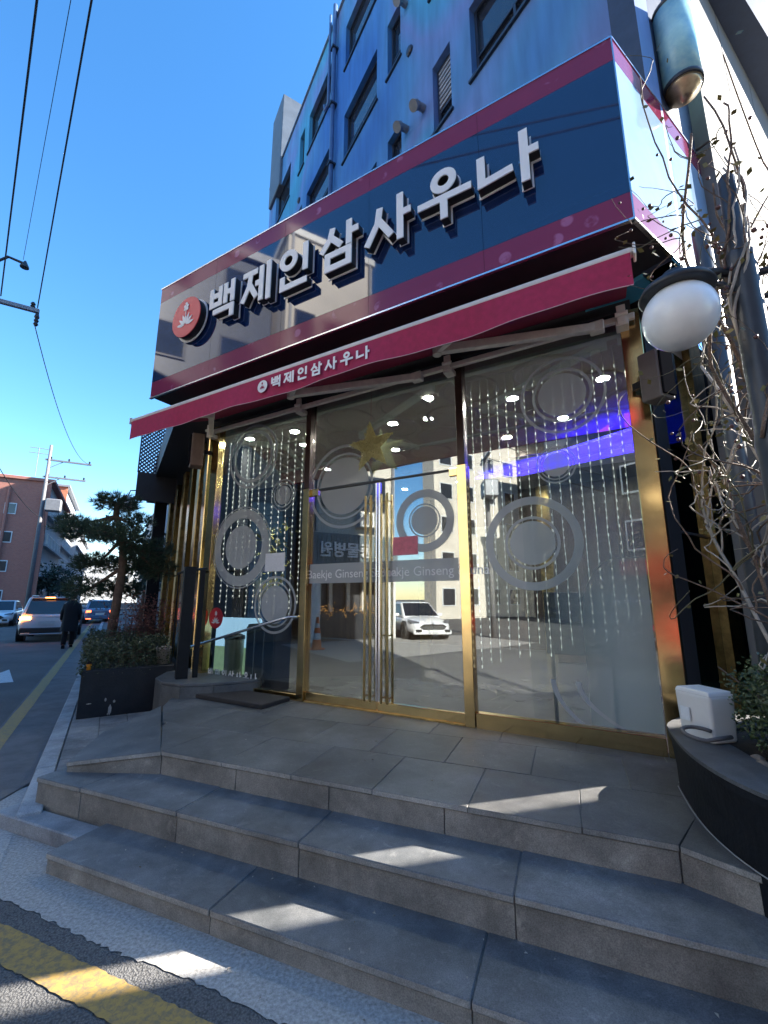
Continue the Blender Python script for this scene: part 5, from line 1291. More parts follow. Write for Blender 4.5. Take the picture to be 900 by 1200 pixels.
mb = MB(); mb.prism([at(q, .603) for q in bp + back], V(0, 0, .035)); fixn(mb.build('coping', M_tile, bed, bevel=.006))
mb = MB(); mb.prism([at(q + (V(-2.3, 6.2, 0) - q).normalized() * .045, .09) for q in bp + back], V(0, 0, .51)); fixn(mb.build('fill', M_riser, bed))
bk = thing('plastic_bucket', 'small beige plastic bucket beside the hedge', 'bucket', V(-3.54, 7.24, 0.59))
bo = S(.72, 7.32, .71) 
mb = MB(); mb.lathe(bo, [(.075, 0), (.10, .20), (.108, .205), (.108, .225), (.10, .225)], 18); mb.build('body', mat('beige_plastic', (0.42, 0.37, 0.33), .5, var=.08), bk, smooth=True)
mb = MB(); mb.lathe(bo + V(0, 0, .226), [(.10, 0), (.098, .012), (.0, .014)], 18); mb.build('lid', MATS['beige_plastic'], bk, smooth=True)
bot = thing('small_bottle', 'little orange and black bottle on the planter corner', 'bottle', S(-.17, 7.18, .71))
mb = MB(); mb.lathe(S(-.17, 7.18, .71), [(.028, 0), (.03, .07), (.03, .075)], 12); mb.build('body', mat('orange_label', (0.75, 0.28, 0.03), .4), bot, smooth=True)
mb = MB(); mb.lathe(S(-.17, 7.18, .786), [(.03, 0), (.02, .03), (.016, .055), (.0, .056)], 12); mb.build('cap', M_black, bot, smooth=True)

# perforated blade sign on the street wall, and a round wall lamp beyond
bs = thing('perforated_sign', 'dark blade sign with a perforated white metal top on the street wall', 'sign', S(.65, 10.6, 3.4))
M_perf = mat('perforated_white', (0.55, 0.58, 0.62), .5)
s0, s1, z0, z1 = .22, .95, 3.75, 5.6; ab = 10.6
lat = MB(); st_ = .085
cnt = int((s1 - s0 + z1 - 4.35) / st_)
for k in range(-40, 60):
    for sg in (1, -1):
        # diagonal bars clipped to the rectangle s0..s1, 4.35..z1
        pts_ = []
        c0 = k * st_
        for s_ in (s0, s1):
            z_ = 4.35 + c0 + sg * (s_ - s0)
            if 4.35 <= z_ <= z1: pts_.append((s_, z_))
        for z_ in (4.35, z1):
            s_ = s0 + sg * (z_ - 4.35 - c0)
            if s0 < s_ < s1: pts_.append((s_, z_))
        if len(pts_) >= 2:
            p_, q_ = S(pts_[0][0], ab + .01 * sg, pts_[0][1]), S(pts_[1][0], ab + .01 * sg, pts_[1][1])
            if (p_ - q_).length > .02: lat.cyl(p_, q_, .017, n=4)
lo = lat.build('perforated_sheet', mat('blade_navy', (0.03, 0.05, 0.11), .4), bs); lo['kind'] = 'stuff'
mb = MB(); mb.box(S(s0 - .02, ab - .03, 3.72), ER * (s1 - s0 + .04), ES * .1, V(0, 0, .62)); mb.build('lower_panel', M_soffit, bs)
for s_ in (s0 - .03, s1):
    mb = MB(); mb.box(S(s_, ab - .025, 4.345), ER * .03, ES * .09, V(0, 0, z1 - 4.345)); mb.build('frame', M_dark, bs)
wl_ = thing('wall_lamp', 'round pale lamp on a thin curved arm below the perforated sign', 'lamp', S(.0, 12.0, 3.9))
mb = MB(); mb.tube([S(.75, 12.2, 4.2), S(.3, 12.1, 4.25), S(.12, 12.0, 4.2), S(.08, 12.0, 4.05)], .016, 6); mb.build('arm', M_grey, wl_)
mb = MB(); mb.lathe(S(.08, 12.0, 3.86), [(.0, -.2), (.12, -.16), (.19, -.05), (.2, .05), (.14, .16), (.03, .2)], 18); mb.build('globe', MATS['opal_glass'], wl_, smooth=True)

# ================================================================== VEHICLES
M_carw = mat('car_white', (0.82, 0.82, 0.83), .25, coat=.8, var=.02)
M_tyre = mat('tyre', (0.018, 0.018, 0.018), .85, var=.2)
M_rim = mat('alloy', (0.45, 0.46, 0.48), .3, .9)
M_cargl = mat('car_glass', (0.012, 0.014, 0.018), .05, spec=.8)
M_plast = mat('car_black', (0.02, 0.02, 0.022), .5)
M_plate = mat('number_plate', (0.70, 0.71, 0.70), .5)
M_tail = mat('tail_lamp', (0.45, 0.02, 0.015), .25, emit=1.6, ecol=(1, .12, .04))
M_turn = mat('turn_lamp', (0.8, 0.25, 0.04), .25, emit=5.0, ecol=(1, .32, .05))
M_lamp = mat('head_lamp', (0.16, 0.17, 0.19), .08, .4)
def quadp(c4, u0, u1, v0, v1, off):
    a, b, c, d = c4     # a b bottom left/right, d c top left/right
    def P(u, v): return (a.lerp(b, u)).lerp(d.lerp(c, u), v)
    n = (b - a).cross(d - a).normalized()
    q = [P(u0, v0), P(u1, v0), P(u1, v1), P(u0, v1)]
    mb = MB(); mb.prism([x + n * off for x in q], n * .006); return mb
def make_car(label, loc, head, m, suv, lit=False, group=None):
    """x forward, y left"""
    L = 4.5 if suv else 4.85; W = .93; H = 1.66 if suv else 1.46; zb = .98 if suv else .88
    t = thing('parked_car' if not lit else 'white_suv', label, 'car', loc, head, group)
    def B(mb, nm, mm, par=None, **k): return mb.build(nm, mm, par or t, local=True, **k)
    if suv: stn = [(-2.25, .62, .50, .80), (-2.22, .80, .36, .96), (-2.0, .92, .30, 1.02), (-1.2, .93, .26, 1.0), (0, .93, .24, .99), (1.0, .93, .26, .98), (1.7, .91, .28, .93), (2.1, .84, .30, .84), (2.22, .66, .38, .74), (2.25, .5, .46, .66)]
    else: stn = [(-2.42, .55, .52, .80), (-2.38, .76, .40, .92), (-2.1, .89, .30, .96), (-1.2, .92, .22, .93), (0, .92, .20, .90), (.9, .92, .22, .90), (1.7, .90, .24, .80), (2.15, .84, .24, .70), (2.36, .66, .30, .60), (2.42, .45, .36, .54)]
    mb = MB(); K = 12
    for x, w, zl, zt in stn:
        zm = (zl + zt) / 2
        half = [(0, zl), (w * .75, zl), (w * .96, zl + .07), (w, zm - .05), (w * .985, zm + .12), (w * .90, zt - .03), (w * .6, zt + .015)]
        ring_ = half + [(0, zt + .025)] + [(-y, z) for y, z in half[:0:-1]]
        K = len(ring_); mb.v += [V(x, y, z) for y, z in ring_]
    for i in range(len(stn) - 1):
        for k in range(K): mb.f.append((i * K + k, i * K + (k + 1) % K, (i + 1) * K + (k + 1) % K, (i + 1) * K + k))
    mb.f += [tuple(range(K)), tuple(range((len(stn) - 1) * K, len(stn) * K))[::-1]]
    bo_ = fixn(B(mb, 'body', m, smooth=True))
    md = bo_.modifiers.new('sub', 'SUBSURF'); md.levels = 2; md.render_levels = 2
    if suv: rb_, rr0, rr1, fb = -2.16, -1.92, .15, 1.12
    else: rb_, rr0, rr1, fb = -1.95, -1.05, .25, 1.25
    wb, wr = .84, .66
    g8 = [V(rb_, wb, zb - .08), V(rb_, -wb, zb - .08), V(fb, -wb, zb - .08), V(fb, wb, zb - .08), V(rr0, wr, H), V(rr0, -wr, H), V(rr1, -wr, H), V(rr1, wr, H)]
    mb = MB(); mb.v = g8; mb.f = [(0, 1, 2, 3), (4, 7, 6, 5), (0, 4, 5, 1), (3, 2, 6, 7), (0, 3, 7, 4), (1, 5, 6, 2)]
    cab = fixn(B(mb, 'cabin', m, bevel=.07, seg=3, smooth=True))
    rear = (g8[0], g8[1], g8[5], g8[4]); fr = (g8[2], g8[3], g8[7], g8[6]); lt = (g8[3], g8[0], g8[4], g8[7]); rt = (g8[1], g8[2], g8[6], g8[5])
    B(quadp(rear, .07, .93, .16, .90, .002), 'rear_window', M_cargl, cab); B(quadp(fr, .05, .95, .14, .93, .002), 'windscreen', M_cargl, cab)
    for sd, rng in ((lt, ((.08, .38), (.41, .70), (.72, .92))), (rt, ((.08, .28), (.30, .59), (.62, .92)))):
        for u0, u1 in rng: B(quadp(sd, u0, u1, .20, .88, .002), 'side_window', M_cargl, cab)
    wx = 1.32 if suv else 1.42; wr_ = .35 if suv else .33
    for x in (wx, -wx):
        for sgn in (1, -1):
            yy = sgn * (.93 - .12)
            a = MB(); a.lathe(V(x, sgn * .70, wr_), [(wr_ + .06, 0), (wr_ + .06, .235)], 24, axis=V(0, sgn, 0)); B(a, 'wheel_arch', M_plast)
            w = MB(); w.lathe(V(x, sgn * .72, wr_), [(wr_ * .6, 0), (wr_ - .02, 0), (wr_, .04), (wr_, .18), (wr_ - .03, .225), (wr_ * .66, .225)], 24, axis=V(0, sgn, 0)); wo_ = B(w, 'wheel', M_tyre, smooth=False)
            r_ = MB(); r_.lathe(V(x, sgn * .90, wr_), [(wr_ * .68, 0), (wr_ * .66, .045), (wr_ * .2, .03), (.02, .05)], 20, axis=V(0, sgn, 0)); B(r_, 'rim', M_rim, wo_)
    xr = -L / 2
    low = MB(); low.cbox((xr + .09, 0, .42), .22, 1.60, .24); fixn(B(low, 'rear_bumper', M_plast if suv else m, bevel=.05, seg=2))
    low = MB(); low.cbox((L / 2 - .12, 0, .32), .22, 1.58, .18); B(low, 'front_bumper', M_plast if suv else m, bevel=.05, seg=2)
    pl = MB(); pl.cbox((xr - .006 - (.02 if suv else 0), 0, .70 if suv else .62), .012, .50, .13); B(pl, 'number_plate', M_plate)
    pl = MB(); pl.cbox((L / 2 + .03, 0, .36), .012, .45, .10); B(pl, 'number_plate', M_plate)
    for sgn in (1, -1):
        tl = MB(); tl.cbox((xr + .055, sgn * .66, .88 if suv else .78), .12, .34, .13); B(tl, 'tail_lamp', (M_turn if (lit and sgn > 0) else M_tail), bevel=.02)
        hl = MB(); hl.hexa([V(L / 2 - .34, sgn * .52, .62), V(L / 2 - .16, sgn * .52, .62), V(L / 2 - .30, sgn * .84, .66), V(L / 2 - .62, sgn * .86, .70)], [V(L / 2 - .36, sgn * .52, .71), V(L / 2 - .22, sgn * .52, .71), V(L / 2 - .36, sgn * .83, .77), V(L / 2 - .66, sgn * .85, .80)]); fixn(B(hl, 'head_lamp', M_lamp, bevel=.01))
        mr_ = MB(); mr_.cbox((.72, sgn * .98, zb + .06), .12, .2, .13); B(mr_, 'mirror', m, bevel=.03, seg=2)
        ex = MB(); ex.cbox((xr - .02, sgn * .60, .33), .05, .26, .05); B(ex, 'reflector', M_rim if suv else M_tail, bevel=.008)
        fg = MB(); fg.cbox((L / 2 - .04, sgn * .60, .37), .12, .24, .10); B(fg, 'fog_lamp', M_plast, bevel=.02)
    gr = MB(); gr.prism([V(L / 2 - .02, y, z) for y, z in ((-.40, .62), (-.54, .53), (-.40, .44), (.40, .44), (.54, .53), (.40, .62))], V(.065, 0, 0)); go_ = B(gr, 'grille', M_plast)
    for z in (.47, .51, .55):
        b_ = MB(); b_.cbox((L / 2 + .048, 0, z), .012, .78 if z != .51 else .94, .012); B(b_, 'grille_bar', M_rim, go_)
    if lit:
        sb_ = MB(); sb_.cbox((rr0 - .10, 0, H - .02), .22, 1.16, .035); B(sb_, 'spoiler', m, bevel=.012)
        bl = MB(); bl.cbox((rr0 - .215, 0, H - .02), .012, .30, .025); B(bl, 'brake_lamp', M_turn)
        ch = MB(); ch.cbox((xr - .004, 0, .93), .02, 1.0, .022); B(ch, 'chrome_strip', M_rim)
        for sgn in (1, -1):
            rr = MB(); rr.tube([V(rr0 + .1, sgn * .60, H + .01), V(rr0 + .25, sgn * .60, H + .05), V(rr1 - .25, sgn * .60, H + .05), V(rr1 - .1, sgn * .60, H + .01)], .015, 6); B(rr, 'roof_rail', M_rim)
        low = MB(); low.cbox((xr + .02, 0, .30), .10, 1.5, .06); B(low, 'skid_plate', M_rim, bevel=.02)
    else:
        em = MB(); em.lathe(V(L / 2 - .0, 0, .66), [(.05, 0), (.04, .02)], 16, axis=V(1, 0, .4)); B(em, 'badge', M_rim)
    return t
HS = R(90 + 31.5)      # heading along the street, away from the viewer
make_car('white SUV seen from behind driving away along the street', S(-2.02, 23.4, 0), HS, M_carw, True, lit=True)
make_car('white car parked nose-out by the brick apartment block', S(-5.7, 35.5, 0), HS + math.pi, M_carw, False)
make_car('silver-blue car parked far down the street behind the person', S(-.55, 36.0, 0), HS, mat('car_blue', (0.10, 0.16, 0.26), .25, coat=.8), False)
make_car('grey car parked at the far end of the street', S(-1.0, 46.0, 0), HS + math.pi, mat('car_grey', (0.38, 0.40, 0.43), .25, coat=.8), False)
sed = make_car('white sedan parked across the road, mirrored in the glass doors', V(-12.3, -3.75, 0), R(15), M_carw, False)
redc = make_car('red car parked down the side lane, mirrored in the brass post', V(-3.2, -9.5, 0), R(100), mat('car_red', (0.45, 0.02, 0.02), .25, coat=.8), False)

# ================================================================== PERSON
pos_ = S(-1.12, 18.3, 0.022)
per = thing('person', 'person in a long black coat walking along the yellow line', 'person', pos_, R(31.5))
def skin_body(name, joints, edges, radii, m, parent, root=0, sub=2):
    me = bpy.data.meshes.new(name); me.from_pydata(joints, edges, []); me.materials.append(m)
    o = bpy.data.objects.new(name, me); COL.objects.link(o); o.parent = parent
    o.modifiers.new('skin', 'SKIN')
    if not me.skin_vertices: 
        bm = bmesh.new(); bm.from_mesh(me); bm.verts.layers.skin.verify(); bm.to_mesh(me); bm.free()
    for i, r_ in enumerate(radii): me.skin_vertices[0].data[i].radius = (r_, r_) if not isinstance(r_, tuple) else r_
    me.skin_vertices[0].data[root].use_root = True
    s_ = o.modifiers.new('sub', 'SUBSURF'); s_.levels = sub; s_.render_levels = sub
    return o
M_skin = mat('skin', (0.42, 0.26, 0.19), .6, var=.05)
M_coat = mat('black_coat', (0.016, 0.016, 0.020), .85, var=.3, scale=6)
J = [(0, 0, .93), (0, 0, 1.15), (0, 0, 1.40), (0, 0, 1.50), (0, -.01, 1.60), (0, .015, 1.70),
     (.18, 0, 1.40), (.23, -.03, 1.13), (.24, .05, .90), (.245, .08, .82),
     (-.18, 0, 1.40), (-.23, .03, 1.13), (-.24, .10, .90), (-.245, .13, .82),
     (.09, 0, .88), (.10, .05, .48), (.10, -.02, .09), (.10, .12, .04),
     (-.09, 0, .88), (-.10, -.02, .48), (-.10, -.14, .10), (-.10, -.02, .04)]
Ed = [(0, 1), (1, 2), (2, 3), (3, 4), (4, 5), (2, 6), (6, 7), (7, 8), (8, 9), (2, 10), (10, 11), (11, 12), (12, 13), (0, 14), (14, 15), (15, 16), (16, 17), (0, 18), (18, 19), (19, 20), (20, 21)]
Rd = [.13, .13, .13, .06, .09, .085, .07, .05, .035, .03, .07, .05, .035, .03, .09, .065, .04, .04, .09, .065, .04, .04]
skin_body('body', J, Ed, Rd, M_skin, per)
def loft(secs, n=16):
    mb = MB()
    for (cx_, cy_, z, rx, ry) in secs:
        for i in range(n):
            a = 2 * math.pi * i / n; mb.v.append(V(cx_ + rx * math.cos(a), cy_ + ry * math.sin(a), z))
    for j in range(len(secs) - 1):
        for i in range(n): mb.f.append((j * n + i, j * n + (i + 1) % n, (j + 1) * n + (i + 1) % n, (j + 1) * n + i))
    return mb
loft([(0, 0, .52, .25, .21), (0, 0, .75, .235, .19), (0, 0, .98, .215, .175), (0, 0, 1.2, .22, .18), (0, 0, 1.38, .23, .17), (0, 0, 1.46, .17, .13), (0, 0, 1.53, .09, .09)]).build('coat', M_coat, per, local=True, smooth=True)
for sg, i0 in ((1, 6), (-1, 10)):
    mb = MB(); mb.tube([V(*J[i0]) - V(sg * .03, 0, 0), V(*J[i0 + 1]), V(*J[i0 + 2])], [.095, .075, .06], 10); mb.build('sleeve', M_coat, per, local=True, smooth=True)
for i0 in (14, 18):
    mb = MB(); mb.tube([V(*J[i0]), V(*J[i0 + 1]), V(*J[i0 + 2])], [.11, .085, .07], 10); mb.build('trouser_leg', M_coat, per, local=True, smooth=True)
    mb = MB(); a_ = V(*J[i0 + 3]); mb.hexa([a_ + V(-.05, -.17, -.06), a_ + V(.05, -.17, -.06), a_ + V(.05, .12, -.06), a_ + V(-.05, .12, -.06)], [a_ + V(-.045, -.16, .05), a_ + V(.045, -.16, .05), a_ + V(.04, .10, .0), a_ + V(-.04, .10, .0)]); mb.build('shoe', M_black, per, local=True, bevel=.015, seg=2)
mb = loft([(0, -.02, 1.58, .085, .09), (0, -.02, 1.66, .105, .115), (0, -.015, 1.73, .10, .11), (0, -.01, 1.79, .06, .07), (0, -.01, 1.805, .01, .01)], 14); mb.build('hair', mat('grey_hair', (0.05, 0.048, 0.046), .7, var=.3, scale=40), per, local=True, smooth=True)

# ================================================================== LEFT-SIDE BUILDINGS
M_brick = brick_mat('red_brick', (0.40, 0.14, 0.10), (0.32, 0.11, 0.085), (0.30, 0.24, 0.21), 3.0)
M_bricko = mat('orange_brick', (0.42, 0.16, 0.09), .85, var=.2, scale=3)
M_conc2 = mat('painted_concrete', (0.22, 0.24, 0.27), .8, var=.15, scale=1.5)
M_palec = mat('pale_concrete', (0.42, 0.44, 0.47), .8, var=.12, scale=1.5)
M_wf = mat('white_frame', (0.62, 0.65, 0.68), .5)
def block(label, s_face, s_back, a0, a1, H, floors, m_end, m_face, nwin, z_first=.9, roofm=None, name='apartment_block'):
    t = thing(name, label, 'building', S((s_face + s_back) / 2, (a0 + a1) / 2, 0))
    mb = MB(); mb.box(S(s_back, a0 + .3, 0), ER * (s_face - s_back - .3), ES * (a1 - a0 - .3), V(0, 0, H)); mb.build('body', m_face, t)
    mb = MB(); mb.box(S(s_back, a0, 0), ER * (s_face - s_back), ES * .298, V(0, 0, H)); mb.build('end_wall', m_end, t)
    mb = MB(); mb.box(S(s_back - .2, a0 - .25, H), ER * (s_face - s_back + .5), ES * (a1 - a0 + .5), V(0, 0, .35)); mb.build('roof', roofm or m_end, t, bevel=.03)
    fh = (H - z_first) / floors; wl = (a1 - a0 - .8) / nwin
    fm = pm = None
    inv_ = t.matrix_basis.inverted()
    for f in range(floors):
        z = z_first + f * fh
        mb = MB(); mb.box(S(s_face - .298, a0 + .35, z - .35), ER * .5, ES * (a1 - a0 - .4), V(0, 0, .22)); mb.build('floor_band', m_face, t)
        for k in range(nwin):
            a = a0 + .7 + k * wl
            if fm is None:
                w = MB()
                w.box(S(s_face - .3, a, z), ER * .06, ES * (wl * .7), V(0, 0, .07)); w.box(S(s_face - .3, a, z + 1.43), ER * .06, ES * (wl * .7), V(0, 0, .07))
                for q_ in (0, .32, .66, .95): w.box(S(s_face - .3, a + wl * .7 * q_, z + .07), ER * .06, ES * (wl * .7 * .05), V(0, 0, 1.36))
                fm = w.build('window', M_wf, t); w_o = fm
                p_ = MB(); p_.box(S(s_face - .3, a + .02, z + .03), ER * .025, ES * (wl * .68), V(0, 0, 1.42)); pm = p_.build('pane', M_winglass, fm); a_ref, z_ref = a, z
            else:
                mw = Matrix.Translation(ES * (a - a_ref) + V(0, 0, z - z_ref)); w_o = share('window', fm, t, mw); share('pane', pm, w_o, Matrix.Identity(4))
    return t
bA = block('red brick apartment block with rows of windows across the street', -7.0, -24, 59.5, 80, 14.2, 4, M_brick, M_palec, 6)
for s_ in (-7.6, -10.5):
    mb = MB(); mb.cyl(S(s_, 59.3, .2), S(s_, 59.3, 13.2), .14, n=8); mb.build('rain_pipe', M_brick, bA)
for s_ in (-10.2, -13.4):
    for f in range(4):
        w = MB(); w.box(S(s_ - .5, 59.42, 1.2 + f * 3.05), ER * 1.0, ES * .08, V(0, 0, 1.2)); w_o = w.build('window', M_wf, bA); p_ = MB(); p_.box(S(s_ - .42, 59.40, 1.3 + f * 3.05), ER * .84, ES * .02, V(0, 0, 1.0)); p_.build('pane', M_winglass, w_o)
bB = block('taller orange brick apartment block behind the red one', -7.6, -22, 82, 104, 18.5, 6, M_bricko, M_palec, 6, roofm=M_grey)
bC = block('pale grey apartment block far along the street', -7.2, -20, 106, 150, 15, 5, M_palec, M_palec, 9)
bD = block('far white building closing the end of the street', 8, -9, 165, 175, 13, 4, M_white, M_white, 3)
# rooftop aerial
ae = thing('roof_aerial', 'thin television aerial on the orange brick roof', 'aerial', S(-12, 83, 19.85))
mb = MB(); mb.cyl(S(-12, 83, 19.8), S(-12, 83, 24.5), .06, n=6); mb.build('mast', M_grey, ae)
for z in (24.4, 23.6):
    mb = MB(); mb.cyl(S(-13.2, 83, z), S(-10.8, 83, z), .05, n=5); mb.build('rod', M_grey, ae)
# hidden blocks added along this side to keep the street in shade
block('hidden grey block added next along the street for shade', 9.0, 5.0, 15, 38, 11.5, 3, M_conc2, M_conc2, 6, name='shade_block')
block('hidden tall grey block added further along the street for shade', 10.0, 5.2, 58.2, 76, 23, 7, M_conc2, M_conc2, 5, name='shade_tower')
block('long hidden grey block added at the far right for street shade', 12.0, 6.2, 78, 150, 20, 6, M_conc2, M_conc2, 9, name='shade_block')
block('tall hidden grey block added midway along the street for shade', 10.0, 5.1, 38.2, 58, 23, 7, M_conc2, M_conc2, 5, name='shade_tower')
# street trees further along
def round_tree(label, base, h, rr, seed, m, n=2600, sz=.16):
    t = thing('street_tree', label, 'tree', base); r = random.Random(seed)
    mb = MB(); mb.tube([base, base + V(.05, 0, h * .35), base + V(-.05, .05, h * .6)], [.14, .11, .06], 8); top = base + V(0, 0, h * .5)
    for i in range(8):
        a = i * .8; mb.tube([top, top + V(math.cos(a) * rr * .6, math.sin(a) * rr * .6, h * .2 + .1 * i)], [.05, .02], 5)
    mb.build('trunk', MATS['bark'], t)
    cl = [(base + V(r.gauss(0, rr * .45), r.gauss(0, rr * .45), h * r.uniform(.45, .95)), rr * r.uniform(.25, .5)) for _ in range(14)]
    def fn(q):
        c, k = q.choice(cl); d = V(q.gauss(0, 1), q.gauss(0, 1), q.gauss(0, 1)).normalized(); return c + d * k * q.uniform(.5, 1.1)
    leaf_cloud(n, fn, sz, seed=seed).build('crown', m, t)
M_leaff = leafmat('street_leaf', (0.018, 0.034, 0.028), (0.055, 0.085, 0.06), .6)
round_tree('dark evergreen tree on the pavement behind the pine', S(1.0, 19, .1), 4.2, 1.3, 31, M_leaff)
round_tree('bushy dark tree by the grey apartment windows', S(-6.2, 62, 0), 5.0, 2.0, 32, M_leaff, 1500, .3)
round_tree('second bushy tree beneath the brick apartment windows', S(-6.0, 72, 0), 5.5, 2.2, 33, M_leaff, 1500, .3)

# ================================================================== POLES AND WIRES
M_pole = mat('pole_concrete', (0.17, 0.17, 0.18), .85, var=.15)
def utility_pole(label, base, h, arms, xfm=False):
    t = thing('utility_pole', label, 'utility pole', base)
    mb = MB(); mb.cyl(base, base + V(0, 0, h), .125, .08, 12); mb.build('shaft', M_pole, t, smooth=True)
    for z, s0_, s1_ in arms:
        mb = MB(); mb.box(base + ER * s0_ - ES * .05 + V(0, 0, z), ER * (s1_ - s0_), ES * .1, V(0, 0, .1)); ca = mb.build('cross_arm', M_grey, t)
        for k in (.12, .5, .95):
            p_ = base + ER * (s0_ + (s1_ - s0_) * k) + V(0, 0, z + .1)
            i_ = MB(); i_.lathe(p_, [(.03, 0), (.06, .05), (.035, .08), (.06, .12), (.03, .17)], 10); i_.build('insulator', M_dark, ca)
        mb = MB(); mb.cyl(base + V(0, 0, z - .5), base + ER * (s0_ + s1_) * .35 + V(0, 0, z), .025, n=6); mb.build('brace', M_grey, t)
    if xfm:
        mb = MB(); mb.box(base + ER * .15 - ES * .3 + V(0, 0, h * .62), ER * .8, ES * .6, V(0, 0, .75)); mb.build('transformer', M_grey, t, bevel=.05)
    return t
utility_pole('far concrete utility pole with two cross-arms and transformer', S(-4.2, 33, 0), 11.0, ((10.0, -.2, 2.2), (8.9, -.2, 2.0)), True)
nb_ = S(-3.95, 13.5, 0)
np_ = utility_pole('near utility pole with a slanted cross-arm and street lamp', nb_, 11.5, ((9.0, -1.4, 1.55),))
mb = MB(); mb.tube([nb_ + V(0, 0, 9.35) + ER * .3, nb_ + ER * .45 + V(0, 0, 10.0), nb_ + ER * .75 + V(0, 0, 10.35), nb_ + ER * 1.05 + V(0, 0, 10.3)], .035, 8); mb.build('lamp_arm', M_dark, np_)
mb = MB(); mb.lathe(nb_ + ER * 1.1 + V(0, 0, 10.18), [(.10, 0), (.10, .04), (.05, .14), (.02, .2)], 10); mb.build('lamp_head', M_dark, np_)
mb = MB(); mb.lathe(nb_ + ER * 1.52 + V(0, 0, 8.62), [(.03, 0), (.06, .05), (.035, .10), (.06, .15), (.035, .20), (.06, .25), (.03, .38)], 10); mb.build('hanging_insulator', M_dark, np_)
M_cable = mat('cable', (0.012, 0.012, 0.014), .6)
def wire(label, a, b, sag, r=.012):
    pts_ = [a.lerp(b, i / 20) - V(0, 0, sag * 4 * (i / 20) * (1 - i / 20)) for i in range(21)]
    mb = MB(); mb.tube(pts_, r, 5); tag(mb.build('overhead_wire', M_cable), label, 'wire', None)
hi = nb_ + ER * 1.5 + V(0, 0, 9.15); far = S(-4.2, 33, 10.1) + ER * 2.1
def wext(a, b, k): return a + (b - a) * k
wire('thick overhead wire running from the near cross-arm tip over the street', hi, wext(hi, S(-1.0, 5.57, 9.2), 3.4), .05, .014)
w3 = S(-3.2, 13.5, 9.2)
wire('overhead wire passing beside the near pole above the street', w3, wext(w3, S(-1.62, 6.02, 9.3), 3.4), .05, .016)
w2 = nb_ + ER * 1.05 + V(0, 0, 10.4)
wire('thin overhead wire rising from the street lamp arm', w2, wext(w2, S(-1.44, 6.7, 10.5), 3.4), .05, .006)
wire('wire sagging between the near cross-arm tip and the far pole', hi - V(0, 0, .5), far, .9, .012)
wire('lower wire between the far pole and the brick block', S(-4.2, 33, 8.9), S(-6.9, 60, 7.5), .5, .02)
wire('wire slanting from the near pole down past the brick block', nb_ + V(0, 0, 7.2), S(-4.2, 33, 6.4), .6, .016)

# ================================================================== ACROSS THE ROAD (seen mirrored in the glass and the sign)
M_beige = mat('beige_render', (0.60, 0.56, 0.49), .8, var=.08, scale=1)
opp = thing('corner_shop_building', 'beige corner shop building across the road, mirrored in the doors', 'building', V(-14, -.6, 0))
def ob(nm, x0, x1, y0, y1, z0, z1, m, par=None, bev=0):
    mb = MB(); mb.box(V(x0, y0, z0), V(x1 - x0, 0, 0), V(0, y1 - y0, 0), V(0, 0, z1 - z0)); return mb.build(nm, m, par or opp, bevel=bev)
ob('upper_wall', -22, -11.65, -2.4, 1.35, 4.15, 16.0, M_beige)
ob('parapet', -22, -11.55, -2.5, 1.45, 16.0, 16.3, M_white)
ob('corner_pillar', -12.2, -11.6, -2.4, -1.95, 0, 4.1, M_white); ob('corner_pillar', -12.2, -11.6, .95, 1.35, 0, 4.1, M_white)
ob('shop_recess', -22, -12.6, -2.35, 1.3, 0, 4.1, mat('shop_inside', (0.05, 0.05, 0.055), .6, var=.3))
for y in (-1.4, -.7, 0.1, .6): ob('shop_column', -12.55, -12.40, y, y + .16, 0, 2.8, M_beige)
fa = ob('fascia', -11.98, -11.45, -2.42, 1.37, 2.85, 4.12, mat('fascia_grey', (0.16, 0.20, 0.22), .5, var=.15))
for i in range(19):
    y = -2.38 + i * .195; ob('fascia_rib', -11.448, -11.42, y, y + .05, 2.87, 4.1, MATS['fascia_grey'], fa)
text_obj('동물병원', .62, M_letter, 'fascia_lettering', fa, V(-11.38, -1.15, 3.25), V(0, 1, 0), UP, .03, .012)
ob('ledge', -12, -11.3, -2.42, 1.37, 2.6, 2.82, M_white)
M_ow = M_winglass
for z in (5.2, 8.2, 11.2):
    for y0, y1 in ((-1.9, -.2), (.15, 1.0)):
        w = ob('window', -11.70, -11.60, y0, y1, z, z + 1.5, M_frame); ob('pane', -11.60, -11.59, y0 + .07, y1 - .07, z + .07, z + 1.43, M_winglass, w)
for y, z in ((-1.3, 4.45), (-.2, 7.35), (.5, 10.4), (-1.5, 10.35)):
    ac = ob('air_conditioner', -11.6, -11.25, y, y + .75, z, z + .6, M_white); ob('fan_grille', -11.25, -11.23, y + .2, y + .65, z + .08, z + .52, M_grey, ac)
for y in (-2.3, 1.15): ob('rain_pipe', -11.62, -11.52, y, y + .09, 4.2, 16.0, M_grey)
utility_pole('utility pole standing across the road beside the white sedan', V(-9.9, -6.2, 0), 9.5, ((8.6, -1.2, 1.2), (7.8, -1.0, 1.0)), True)
wire('wire slung between the poles across the road', V(-9.9, -6.2, 8.7), V(-9.0, -40, 9), .8, .02)
wire('lower wire slung between the poles across the road', V(-9.9, -6.2, 7.9), V(-9.0, -40, 8), .9, .02)
